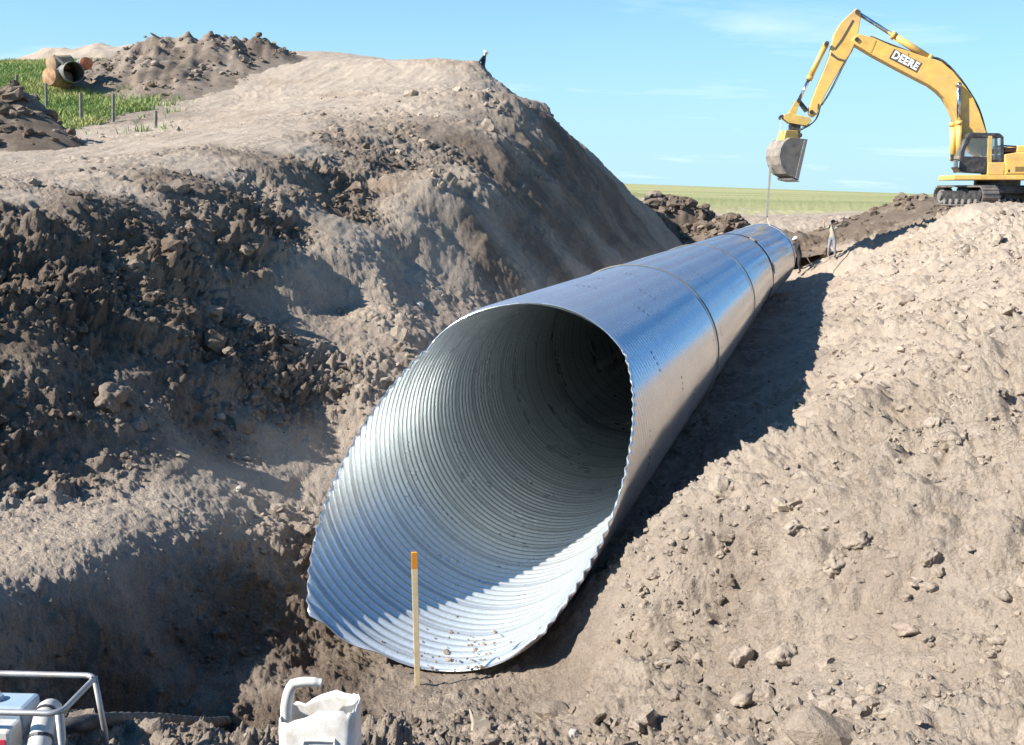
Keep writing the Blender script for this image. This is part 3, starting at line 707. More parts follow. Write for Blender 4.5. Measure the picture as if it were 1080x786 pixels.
# ------------------------------------------------------------------ culvert pipe
PITCHC, AMP = .140, .0175
UP = Vector((0, 0, 1))
def pipe_section(name, t0, t1, label, cut=False, per=8, nseg=160, off0=(0, 0), off1=(0, 0), flare0=True, flare1=True):
    dtl = PITCHC/per
    ts = np.arange(0, t1-t0+1e-6, dtl); nt = len(ts)
    a = np.linspace(0, 2*np.pi, nseg, endpoint=False)  # 0 at bottom, positive to the right
    TT, AA = np.meshgrid(ts, a, indexing='ij')
    if cut:
        zs, mz, ms = -1.0628, .9978, 1.7007
        zz = -RAD*np.cos(a); tc = (np.clip(zz, zs, mz)-zs)*ms; aw = (a+np.pi) % (2*np.pi)-np.pi; a0_ = math.acos(-zs/RAD); tc = tc+.17*np.cos(np.clip(np.abs(aw)/a0_, 0, 1)*np.pi/2)
        TT = np.maximum(TT, tc[None, :])
    T = TT+t0
    env = np.ones_like(T); fl = np.zeros_like(T)
    for en, tt0 in ((flare0 and not cut, t0), (flare1, t1)):
        if en:
            d = np.clip(1-np.abs(T-tt0)/.30, 0, 1); env *= 1-.75*d; fl += .012*d*d
    ph = (T/PITCHC+5*AA/(2*np.pi))
    seam = np.abs(((ph/5) % 1)-.5)
    rad = RAD+AMP*np.sin(2*np.pi*ph)*env+fl-.010*np.exp(-(seam/.02)**2)*0
    # slight out-of-round of a big flexible pipe
    rad = rad+.012*np.cos(2*AA+.6)+.006*np.sin(3*AA+T*.25)+.004*np.sin(5*AA+T*.6)
    f = (T-t0)/(t1-t0)
    on_ = off0[0]*(1-f)+off1[0]*f; oz = off0[1]*(1-f)+off1[1]*f
    N_ = rad*np.sin(AA)+on_; Z_ = -rad*np.cos(AA)+oz+SLOPE*T
    X = A0.x+DT.x*T+DN.x*N_; Y = A0.y+DT.y*T+DN.y*N_; Z = A0.z+Z_
    c0 = Vector((A0.x+DT.x*t0, A0.y+DT.y*t0, A0.z+SLOPE*t0-RAD))
    V = np.stack([X-c0.x, Y-c0.y, Z-c0.z], -1).reshape(-1, 3)
    i = np.arange(nt-1)[:, None]; j = np.arange(nseg)[None, :]; j2 = (j+1) % nseg
    F = np.stack([i*nseg+j, i*nseg+j2, (i+1)*nseg+j2, (i+1)*nseg+j], -1).reshape(-1, 4)
    if cut:
        deg = ((TT[1:]-TT[:-1]) < 1e-6); deg2 = deg & np.roll(deg, -1, 1)
        F = F[~deg2.ravel()]
    o = np_mesh('corrugated_pipe', V, F, M_galv, None, True, {'along': T.ravel(), 'around': (AA/(2*np.pi)).ravel()})
    o.location = c0
    if cut:
        bm = bmesh.new(); bm.from_mesh(o.data); bmesh.ops.remove_doubles(bm, verts=bm.verts, dist=.0004)
        loose = [v for v in bm.verts if not v.link_faces]; bmesh.ops.delete(bm, geom=loose, context='VERTS')
        bm.to_mesh(o.data); bm.free()
    bm = bmesh.new(); bm.from_mesh(o.data); bm.faces.ensure_lookup_table()
    f0 = bm.faces[len(bm.faces)//2]; c_ = f0.calc_center_median(); ax_ = DT*((c_+c0-A0).dot(DT)); rv = c_+c0-A0-ax_
    if f0.normal.dot(rv) < 0: bmesh.ops.reverse_faces(bm, faces=bm.faces)
    bm.to_mesh(o.data); bm.free(); o.data.materials.append(M_galv_in)
    so_ = o.modifiers.new('sheet', 'SOLIDIFY'); so_.thickness = .011 if cut else .006; so_.offset = -1; so_.material_offset = 1; so_.material_offset_rim = 0
    tag(o, label, 'culvert pipe', 'sections of the big steel culvert')
    return o
pipe_section('p', 0, 10.70, 'nearest corrugated steel pipe section with its mouth cut at a slant', True, 8, 224)
pipe_section('p', 10.705, 20.4, 'second corrugated pipe section, directly behind the one with the slanted mouth', False, 6, 144)
pipe_section('p', 20.405, 30.35, 'third corrugated pipe section, ending at the black coupling band', False, 6, 128)
pipe_section('p', 30.50, 42.0, 'farthest corrugated pipe section, hung on the strap from the excavator', False, 6, 112, (0.03, .02), (.42, .14))
def coupling(t, w, r, mat, label, lugs=True, n0=0):
    c0 = Vector((A0.x+DT.x*t, A0.y+DT.y*t, A0.z+SLOPE*t-RAD))
    root = empty('coupling_band', c0, -PHI, label, 'coupling band', 'bands joining the pipe sections')
    m = MB(); seg = 96; vs = []; fs = []
    prof = [(-w/2, r), (-w/2, r+.014), (-w*.2, r+.022), (w*.2, r+.022), (w/2, r+.014), (w/2, r)]
    for k in range(seg):
        a = 2*math.pi*k/seg
        for (d, rr) in prof: vs.append((rr*math.sin(a), d, RAD-rr*math.cos(a)))
    q = len(prof)
    for k in range(seg):
        for i in range(q):
            fs.append((k*q+i, k*q+(i+1) % q, ((k+1) % seg)*q+(i+1) % q, ((k+1) % seg)*q+i))
    m.add(vs, fs); m.build('band', mat, root, True)
    if lugs:
        for ang in (R_(104), R_(150)):
            g = MB(); M = Matrix.Translation((0, 0, RAD)) @ Matrix.Rotation(-ang, 4, 'Y') @ Matrix.Translation((0, 0, -r-.05))
            g.box(-.10, .10, -w*.45, w*.45, -.03, .05, M); lo = g.build('lug', M_steel, root, False, .008)
            b = MB(); b.tube([M @ Vector((-.2, 0, 0)), M @ Vector((.2, 0, 0))], .018, 8); b.build('bolt', M_steel, lo)
coupling(30.42, .30, RAD+.022, M_band, 'black coupling band with bolted lugs near the far end of the pipe')
coupling(10.715, .05, RAD+.030, M_culv, 'thin steel band at the first joint behind the pipe mouth', False)
coupling(20.415, .05, RAD+.030, M_culv, 'thin steel band at the middle joint of the pipe', False)
# loose soil thrown into the mouth
pts, sz = [], []
for _ in range(95):
    t = abs(random.gauss(.35, .35))+.05; a = random.gauss(.15, .2)
    if t > 2.6: continue
    zs_ = -RAD*math.cos(a)
    if zs_ > -1.07 and t < (zs_+1.0628)*1.7+.1: continue
    p = A0+DT*t+DN*((RAD-.015)*math.sin(a)); pts.append((p.x, p.y, A0.z+SLOPE*t-(RAD-.012)*math.cos(a))); sz.append(min(math.exp(random.gauss(math.log(.011), .55)), .05))
o = clod_field('spilled_soil', pts, sz, np.full(len(pts), .35), M_clod, np.full(len(pts), 2)); tag(o, 'crumbs of soil lying on the floor of the pipe mouth', 'soil crumbs', None, 'stuff')
# survey stake in front of the mouth
p = P(440, 707.5, 8.95)
root = empty('survey_stake', p, R_(8), 'pale wooden stake with an orange painted top in front of the pipe mouth', 'stake')
m = MB(); m.prism([(-.005, -.25), (.005, -.25), (.024, -.12), (.026, .95), (-.026, .95), (-.024, -.12)], -.009, .009); a = m.build('stake_shaft', M_wood, root, False, .002)
m = MB(); m.box(-.0265, .0265, -.0095, .0095, .95, 1.10); m.build('painted_tip', M_orange, root, False, .002)
root.rotation_euler = (R_(2), R_(-.6), R_(8))
# ------------------------------------------------------------------ excavator
EY = 48.5
root_p = P(1050, 214.5, EY); root_p.z -= .05
ROT = math.pi-R_(9)
S_ = FPX/(EY*CP-(root_p.z-EYE.z)*SP)
exc = empty('excavator', root_p, ROT, 'big yellow tracked excavator reaching over the pipe with its bucket hanging', 'excavator')
FW = Vector((math.cos(ROT), math.sin(ROT), 0)); LF = Vector((-math.sin(ROT), math.cos(ROT), 0))
YL = [0.0]
def E(px, py):
    """outline point in the machine's side view, in the plane YL to its left"""
    d = P(px, py, 1.0)-EYE; q = root_p+LF*YL[0]; k = (q-EYE).dot(LF)/d.dot(LF); p = EYE+d*k-root_p
    return (p.dot(FW), p.z)
def EV(px, py, y=0): a = E(px, py); return Vector((a[0], y, a[1]))
def poly(*pts): return [E(*p) for p in pts]
# boom
m = MB(); m.prism(poly((900, 40), (905, 37), (920, 41), (939, 49.5), (957, 55), (973.6, 61), (991, 66), (1003, 76), (1012, 87), (1023, 101), (1031, 119), (1038, 140), (1040, 160), (1030, 166), (1022, 160), (1012, 143), (1007, 130), (1000, 114), (994, 104), (987, 97), (979, 91), (970, 86.5), (947, 74.5), (920, 60), (901, 48.5), (897, 44)), -.36, .36)
boom = m.build('boom', M_yellow, exc, False, .03)
m = MB()
for s in (-1, 1):
    m.prism(poly((955, 57), (957, 56.5), (953, 69), (951, 68)), s*.362-.012, s*.362+.012)
    m.prism(poly((921, 43.5), (923, 44), (917.5, 57), (915.5, 56)), s*.362-.012, s*.362+.012)
m.build_each('rib', M_dyellow, boom)
m = MB()
for s in (-.2, -.1, .1): m.tube(smooth_path([EV(918, 38.5, s), EV(940, 47.5, s), EV(972, 59, s), EV(992, 63, s), EV(1010, 80, s), EV(1026, 103, s), EV(1034, 120, s), EV(1040, 142, s)], 4), .03, 6)
m.build_each('hydraulic_hose', M_rubber, boom, True)
# lettering plate on both sides
def lettering(sy):
    a = EV(937.5, 57, 0); b = EV(969, 73.5, 0)
    c = (a+b)/2; ang = math.atan2(a.z-b.z, a.x-b.x)   # along the boom
    L = (a-b).length*.92
    m = MB(); h = 10.0/S_/2*1.05
    M = Matrix.Translation((c.x, sy*.366, c.z)) @ Matrix.Rotation(-ang, 4, 'Y')
    m.box(-L/2, L/2, -.006, .006, -h, h, M); pl = m.build('name_plate', M_panel, boom)
    cu = bpy.data.curves.new('lettering', 'FONT'); cu.body = 'DEERE'; cu.align_x = 'CENTER'; cu.align_y = 'CENTER'; cu.size = h*2.05; cu.offset = .018; cu.extrude = .006; cu.space_character = 1.08
    t = bpy.data.objects.new('tmp', cu); COL.objects.link(t)
    dg = bpy.context.evaluated_depsgraph_get(); me = bpy.data.meshes.new_from_object(t.evaluated_get(dg)); bpy.data.objects.remove(t)
    me.materials.clear(); me.materials.append(M_white)
    w = max(v.co.x for v in me.vertices)-min(v.co.x for v in me.vertices)
    k = L*.90/w
    # text lies in XY facing +Z: turn it to face the machine's side
    if sy > 0: T = Matrix.Translation((0, .0125, 0)) @ Matrix(((-k, 0, 0, 0), (0, 0, 1, 0), (0, 1, 0, 0), (0, 0, 0, 1)))
    else: T = Matrix.Translation((0, -.0125, 0)) @ Matrix(((k, 0, 0, 0), (0, 0, -1, 0), (0, 1, 0, 0), (0, 0, 0, 1)))
    me.transform(M @ T); o = bpy.data.objects.new('lettering', me); COL.objects.link(o); o.parent = pl
lettering(1); lettering(-1)
# arm
m = MB(); m.prism(poly((899, 12.5), (902, 10), (906, 12), (907, 19), (904.5, 34), (902, 46), (897, 57), (891, 64), (887, 71), (878, 86), (869, 102), (861, 121), (857, 124), (852.5, 121), (853, 114), (861, 92), (869, 73), (874, 60), (876, 50), (879.5, 36), (886, 25), (893, 18)), -.28, .28)
arm = m.build('arm', M_yellow, exc, False, .025)
m = MB()
for s in (-.16, .16): m.tube(smooth_path([EV(905, 30, s), EV(899, 50, s*1.9), EV(888, 72, s*1.9), EV(876, 96, s*1.9), EV(866, 112, s*1.9)], 4), .022, 6)
m.build_each('arm_hose', M_rubber, arm, True)
m = MB()
for s in (-1, 1):
    m.prism(poly((898, 22), (900, 23), (888, 44), (880, 54), (879, 52), (886.5, 42)), s*.283-.01, s*.283+.01)
    m.prism(poly((876, 56), (883, 62), (890, 64), (889, 66), (882, 64), (875, 59)), s*.283-.012, s*.283+.012)
m.build_each('seam_plate', M_panel, arm)
def cyl(name, a, b, f, r1, r2, ys, parent=exc, mat=M_yellow):
    for y in ys:
        A_, B_ = EV(*a, y), EV(*b, y); C_ = A_+(B_-A_)*f; d = (B_-A_).normalized()
        m = MB(); m.tube([A_, C_], r1, 12); m.tube([C_-d*.12, C_+d*.06], r1*1.18, 12); m.tube([A_-d*.05, A_+d*.12], r1*1.12, 10)
        m.tube([A_+Vector((0, -.13, 0)), A_+Vector((0, .13, 0))], .10, 10)
        o = m.build(name, mat, parent, True)
        for p_ in o.data.polygons: p_.use_smooth = len(p_.vertices) == 4
        q = MB(); q.tube([C_, B_], r2, 10); q.tube([B_+Vector((0, -.12, 0)), B_+Vector((0, .12, 0))], .11, 10); q.build('rod', M_chrome, o, True)
cyl('arm_cylinder', (981, 62), (905, 14), .52, .15, .085, (0,))
cyl('boom_cylinder', (1008.5, 168), (1008, 91), .5, .14, .085, (-.52, .52), exc, M_yellow)
cyl('bucket_cylinder', (871, 47), (842, 107), .60, .125, .075, (0,), exc, M_dyellow)
m = MB()
for p_ in ((1008, 91), (902.5, 43), (903, 14), (871, 47), (842, 107), (855, 119)): m.tube([EV(*p_, -.42), EV(*p_, .42)], .095, 12)
m.build_each('pivot_pin', M_black, exc)
m = MB()
for s in (-.2, .2):
    m.prism(poly((840, 106), (844, 106), (853, 117), (849, 118.5)), s-.05, s+.05)
m.build_each('tipping_link', M_black, exc, False, .01)
m = MB()
for s in (-.24, .24): m.prism(poly((839, 106), (843.5, 107.5), (838, 123), (832, 127), (829, 124)), s-.05, s+.05)
m.build_each('bucket_link', M_dyellow, exc, False, .01)
# quick coupler / tilt head
m = MB(); m.prism(poly((826, 121.5), (833, 119.5), (840, 122), (853, 124.5), (855, 128), (850, 133), (842, 132), (831, 130), (826, 126)), -.34, .34); cp_ = m.build('coupler', M_dyellow, exc, False, .02)
m = MB(); m.box(*sorted((E(842, 180)[0], E(830, 180)[0])), -.22, .22, *sorted((E(1040, 129)[1], E(1040, 147)[1])))
for (px, py) in ((828, 141), (843, 143), (850, 132), (824, 124)): m.tube([EV(px, py, -.3), EV(px, py, .3)], .11, 10)
m.build('tilt_head', M_black, cp_, False, .02)
m = MB(); m.tube(smooth_path([EV(862, 110, .3), EV(861, 122, .36), EV(856, 130, .36), EV(846, 135, .3), EV(841, 140, .25)], 5), .025, 6)
m.tube(smooth_path([EV(868, 100, -.3), EV(864, 121, -.36), EV(856, 131, -.36), EV(843, 138, -.25)], 5), .025, 6); m.build_each('hydraulic_hose', M_rubber, cp_, True)
# bucket (yawed a little so its rounded back shows)
bc = EV(836, 150, 0)
MBk = Matrix.Translation(bc) @ Matrix.Rotation(R_(24), 4, 'Z') @ Matrix.Translation(-bc)
outer = poly((825, 146), (818, 150), (813.5, 157), (812, 165), (814, 174), (820, 183.5), (834.5, 190.5))
mouth = poly((845, 147.5))
side = outer+mouth
W2 = .62
m = MB()
for s in (-1, 1): m.prism(side, s*W2-.03, s*W2+.03, MBk)
bk = m.build('bucket', M_bucket, exc, False, .008)
# curved shell between the side plates
m = MB(); inner = []
cen = Vector((E(836, 165)[0], 0, E(836, 165)[1]))
ring = [Vector((p_[0], 0, p_[1])) for p_ in [mouth[0]]+outer]
for i in range(len(ring)-1):
    a_, b_ = ring[i], ring[i+1]; nrm = ((cen-(a_+b_)/2)); d = (b_-a_).normalized(); nn = Vector((d.z, 0, -d.x)); 
    if nn.dot(nrm) < 0: nn = -nn
    nn *= .04
    vs = [v+Vector((0, sy*(W2-.032), 0)) for sy in (-1, 1) for v in (a_, b_, b_+nn, a_+nn)]
    m.add([MBk @ v for v in vs], [(0, 1, 2, 3), (7, 6, 5, 4), (0, 4, 5, 1), (1, 5, 6, 2), (2, 6, 7, 3), (3, 7, 4, 0)])
m.build('bucket_shell', M_bucket, bk, False)
m = MB(); a_ = Vector((E(841.5, 191.5)[0], 0, E(841.5, 191.5)[1])); 
m.prism(poly((837, 192), (833.5, 190.8), (826, 187.5), (827, 190.2)), -W2-.03, W2+.03, MBk); m.build('cutting_edge', M_steel, bk)
m = MB()
for s in (-1, 1): m.prism(poly((841, 148.5), (845, 147.5), (834.5, 190), (830.5, 188)), s*W2-.045, s*W2+.045, MBk)
m.build_each('side_cutter', M_steel, bk, False, .005)
m = MB(); m.prism(poly((824, 138), (838, 138), (842, 149), (821, 149)), -.32, .32, MBk); m.build('bucket_ear', M_dyellow, bk, False, .02)
# house
YL[0] = 1.40
Zd0, Zd1 = E(1040, 190)[1], E(1040, 184.5)[1]
m = MB(); m.box(E(1128, 180)[0], E(1006, 180)[0], -1.45, 1.45, Zd0, Zd1); hs = m.build('deck', M_yellow, exc, False, .04)
m = MB(); m.prism(poly((1059, 163), (1075, 160.5), (1112, 160.5), (1124, 166), (1124, 185), (1059, 185)), -1.45, 1.46); m.prism(poly((1073, 161), (1074, 153.5), (1112, 153.5), (1114, 161)), -1.0, 1.30); body = m.build('engine_cover', M_yellow, exc, False, .05)
m = MB(); m.box(*sorted((E(1061, 180)[0], E(1085, 180)[0])), 1.46, 1.475, *sorted((E(1040, 183.3)[1], E(1040, 165)[1])))
m.build('side_door', M_yellow, body, False, .01)
m = MB(); m.box(*sorted((E(1062.6, 180)[0], E(1064.2, 180)[0])), 1.475, 1.49, *sorted((E(1040, 181.5)[1], E(1040, 179)[1])))
for i in range(5): m.box(*sorted((E(1070, 180)[0], E(1082, 180)[0])), 1.474, 1.484, E(1040, 181-i*1.1)[1], E(1040, 180.5-i*1.1)[1])
m.build('latch_and_vents', M_black, body)
m = MB(); m.prism(poly((1112, 160), (1128, 163), (1131, 170), (1128, 188), (1112, 190)), -1.46, 1.47); m.build('counterweight', M_dyellow, exc, False, .08)
m = MB(); m.box(*sorted((E(1041, 180)[0], E(1059, 180)[0])), .42, 1.455, *sorted((E(1040, 185)[1], E(1040, 171.5)[1]))); m.build('cab_base_panel', M_yellow, exc, False, .03)
m = MB()
pp = [EV(1059, 158, 1.2), EV(1059, 153.5, 1.2), EV(1073, 154.5, 1.2), EV(1073, 160, 1.2)]
m.tube(pp, .035, 8); pp2 = [Vector((p_.x, -.2, p_.z)) for p_ in pp]; m.tube(pp2, .035, 8); m.tube([pp[1], pp2[1]], .035, 8)
m.build_each('handrail', M_black, exc, True)
m = MB(); m.box(*sorted((E(1060, 180)[0], E(1073, 180)[0])), -1.3, 1.1, *sorted((E(1040, 160.5)[1], E(1040, 155.5)[1]))); m.build('tool_box', simple('brown_cover', (.20, .085, .05), .6), exc, False, .03)
m = MB(); m.tube([EV(1098, 156, -.5), EV(1098, 145, -.5), EV(1100, 142, -.5)], .09, 10); m.build('exhaust_pipe', M_black, exc, True)
# cab
cab = MB(); y0c, y1c = .40, 1.42
cab.prism(poly((1021, 141), (1024, 139.8), (1054, 140.5), (1057.5, 143), (1057.5, 145.2), (1020, 145.2)), y0c, y1c)        # roof
cab_r = cab; cab = MB(); cab.prism(poly((1008, 176), (1012, 181.5), (1058.5, 184), (1058.5, 180.5), (1012, 177)), y0c, y1c)                           # sill
cab_o = cab.build('cab', M_black, exc, False, .03); cab_r.build('cab_roof', M_black, cab_o, False, .03)
m = MB()
for y in (y0c, y1c-.09):
    m.prism(poly((1019.5, 144.5), (1023, 144.5), (1017.5, 160), (1015, 182), (1011, 182), (1013.5, 160)), y, y+.09)   # front post
    m.prism(poly((1055.5, 144), (1058.5, 144), (1058.8, 183), (1055.5, 183)), y, y+.09)
    m.prism(poly((1045.5, 168.5), (1057, 168.5), (1057, 183), (1045.5, 183)), y+.005, y+.085)
m.build_each('cab_post', M_black, cab_o, False, .01)
m = MB(); m.prism(poly((1042, 143.5), (1046.5, 143.5), (1045.8, 172), (1041, 172)), y1c-.10, y1c+.012); m.build('cab_pillar', M_dyellow, cab_o, False, .01)
m = MB(); m.prism(poly((1016.6, 165), (1041, 165.5), (1040.6, 181), (1014, 180)), y1c-.06, y1c-.01); dr = m.build('door_panel', M_black, cab_o, False, .01)
m = MB(); m.prism(poly((1022.4, 145), (1042, 145), (1041.4, 165), (1017.2, 165), (1018, 158)), y1c-.04, y1c-.025); m.build('door_window', M_glass, cab_o)
m = MB(); m.prism(poly((1046.6, 145.3), (1055.4, 145.3), (1055.4, 168.4), (1046.2, 168.4)), y1c-.04, y1c-.025); m.build('rear_window', M_glass, cab_o)
m = MB(); m.prism(poly((1020, 145.5), (1021, 145.5), (1012.5, 166), (1010.2, 176), (1009.2, 176), (1011.5, 164)), y0c+.09, y1c-.095); m.build('windscreen', M_glass, cab_o)
m = MB(); m.prism(poly((1022.4, 145), (1055, 145), (1055, 168), (1017.2, 165)), y0c+.03, y0c+.045); m.build('side_window', M_glass, cab_o)
m = MB(); m.box(*sorted((E(1030, 180)[0], E(1043, 180)[0])), .68, 1.18, *sorted((E(1040, 174)[1], E(1040, 177)[1]))); m.prism(poly((1039, 154), (1042.5, 153.5), (1044, 175), (1039.5, 175)), .70, 1.16); m.build('seat', M_seat, cab_o, False, .04)
m = MB(); m.tube([EV(1016, 170, 1.35), EV(1004, 168, 1.62), EV(1002, 166, 1.64)], .02, 6); m.box(*sorted((E(1003, 180)[0], E(1000.5, 180)[0])), 1.55, 1.75, *sorted((E(1040, 170)[1], E(1040, 163)[1]))); m.build_each('mirror', M_black, cab_o)
YL[0] = 0.0
# turntable and undercarriage
m = MB(); zz0, zz1 = E(1040, 199)[1], Zd0
m.tube([Vector((0, 0, zz0)), Vector((0, 0, zz1))], .95, 28); m.tube([Vector((0, 0, zz0-.12)), Vector((0, 0, zz0+.1))], 1.15, 28); m.build('slewing_ring', M_black, exc)
ax = Vector((-.10, .995, 0)).normalized()        # track direction in the world
UR = math.atan2(ax.y, ax.x)-ROT
MU = Matrix.Rotation(UR, 4, 'Z')
m = MB(); m.box(-1.1, 1.1, -1.25, 1.25, .48, .78, MU); m.box(-.5, .5, -1.6, 1.6, .40, .70, MU); m.build('carbody', M_black, exc, False, .03)
for s in (-1, 1):
    yc = s*1.45; L2, Rr = 1.75, .40; zc_ = .38
    path = []
    for i in range(60):
        u = i/60*(4*L2+2*math.pi*Rr)
        if u < 2*L2: p_ = (-L2+u, zc_+Rr, 0)
        elif u < 2*L2+math.pi*Rr: a = (u-2*L2)/Rr; p_ = (L2+Rr*math.sin(a), zc_+Rr*math.cos(a), a)
        elif u < 4*L2+math.pi*Rr: p_ = (L2-(u-2*L2-math.pi*Rr), zc_-Rr, math.pi)
        else: a = (u-4*L2-math.pi*Rr)/Rr; p_ = (-L2-Rr*math.sin(a), zc_-Rr*math.cos(a), math.pi+a)
        path.append(p_)
    tr = MB(); tr.box(-L2, L2, yc-.22, yc+.22, zc_-.20, zc_+.22, MU); tro = tr.build('track', M_black, exc, False, .03)
    m = MB()
    for (x_, z_, a) in path:
        M = MU @ Matrix.Translation((x_, yc, z_)) @ Matrix.Rotation(a, 4, 'Y')
        m.box(-.095, .095, -.36, .36, -.03, .02, M); m.box(-.075, -.05, -.36, .36, .02, .055, M)
    m.build('track_shoes', M_track, tro)
    for x_, nm in ((-L2, 'sprocket'), (L2, 'idler')):
        m = MB(); m.tube([MU @ Vector((x_, yc-.2, zc_)), MU @ Vector((x_, yc+.2, zc_))], .35, 20); m.tube([MU @ Vector((x_, yc-.3, zc_)), MU @ Vector((x_, yc+.3, zc_))], .17, 14); m.build(nm, M_steel if nm == 'idler' else M_black, tro)
    for i in range(6):
        x_ = -1.35+i*.54
        m = MB(); m.tube([MU @ Vector((x_, yc-.25, zc_-.26)), MU @ Vector((x_, yc+.25, zc_-.26))], .13, 12); m.build('roller', M_steel, tro)

# lifting strap from the bucket to the end of the pipe
XW = Matrix.Translation(root_p) @ Matrix.Rotation(ROT, 4, 'Z')
hookp = XW @ EV(812.5, 180, 0)
tp = 41.0; f_ = (tp-30.5)/11.5
pc = Vector((A0.x+DT.x*tp, A0.y+DT.y*tp, A0.z+SLOPE*tp))+DN*(.03+.39*f_)+Vector((0, 0, .02+.12*f_))
top = pc+Vector((0, 0, RAD+.02))
apex = Vector((hookp.x+(top.x-hookp.x)*.5, hookp.y+(top.y-hookp.y)*.8, top.z+.30))
def flat(m, a, b, w):
    d = (b-a).normalized(); s = d.cross(Vector((0, 1, 0))).normalized()*w; q = d.cross(s).normalized()*.012
    m.add([a-s-q, a+s-q, a+s+q, a-s+q, b-s-q, b+s-q, b+s+q, b-s+q], [(0, 1, 2, 3), (7, 6, 5, 4), (0, 4, 5, 1), (1, 5, 6, 2), (2, 6, 7, 3), (3, 7, 4, 0)])
sl = empty('lifting_strap', apex, 0, 'webbing lifting strap running from the bucket down to the pipe end', 'strap')
m = MB(); flat(m, hookp-apex+Vector((0, 0, .25)), Vector((0, 0, 0)), .05); m.build('strap', M_strap, sl)
m = MB()
legs = []
for s in (-1, 1):
    pts = [Vector((0, 0, 0))]
    for k_ in range(0, 12):
        a = R_(16)+R_(78)*k_/11
        pts.append(pc+DN*(s*math.sin(a)*(RAD+.025))+Vector((0, 0, math.cos(a)*(RAD+.025)))-apex)
    legs.append(pts)
    b_ = MB(); b_.tube(pts, .02, 6); b_.build('sling_leg', M_rope, sl, True)
m = MB(); m.tube([Vector((.05*math.cos(a), 0, .05*math.sin(a)+.02)) for a in np.linspace(0, 2*math.pi, 14)], .014, 6); m.build('shackle', M_steel, sl, True)
hl = empty('hanging_chain', XW @ EV(823.5, 125, .3), 0, 'thin dark chain hanging straight down from the coupler beside the bucket', 'chain')
a_ = XW @ EV(823.5, 125, .3); b_ = XW @ EV(817, 152, .55); m = MB(); m.tube([(0, 0, 0), (b_-a_)*.5+Vector((.06, 0, -.0)), b_-a_], .016, 6); m.build('chain_links', M_steel, hl)

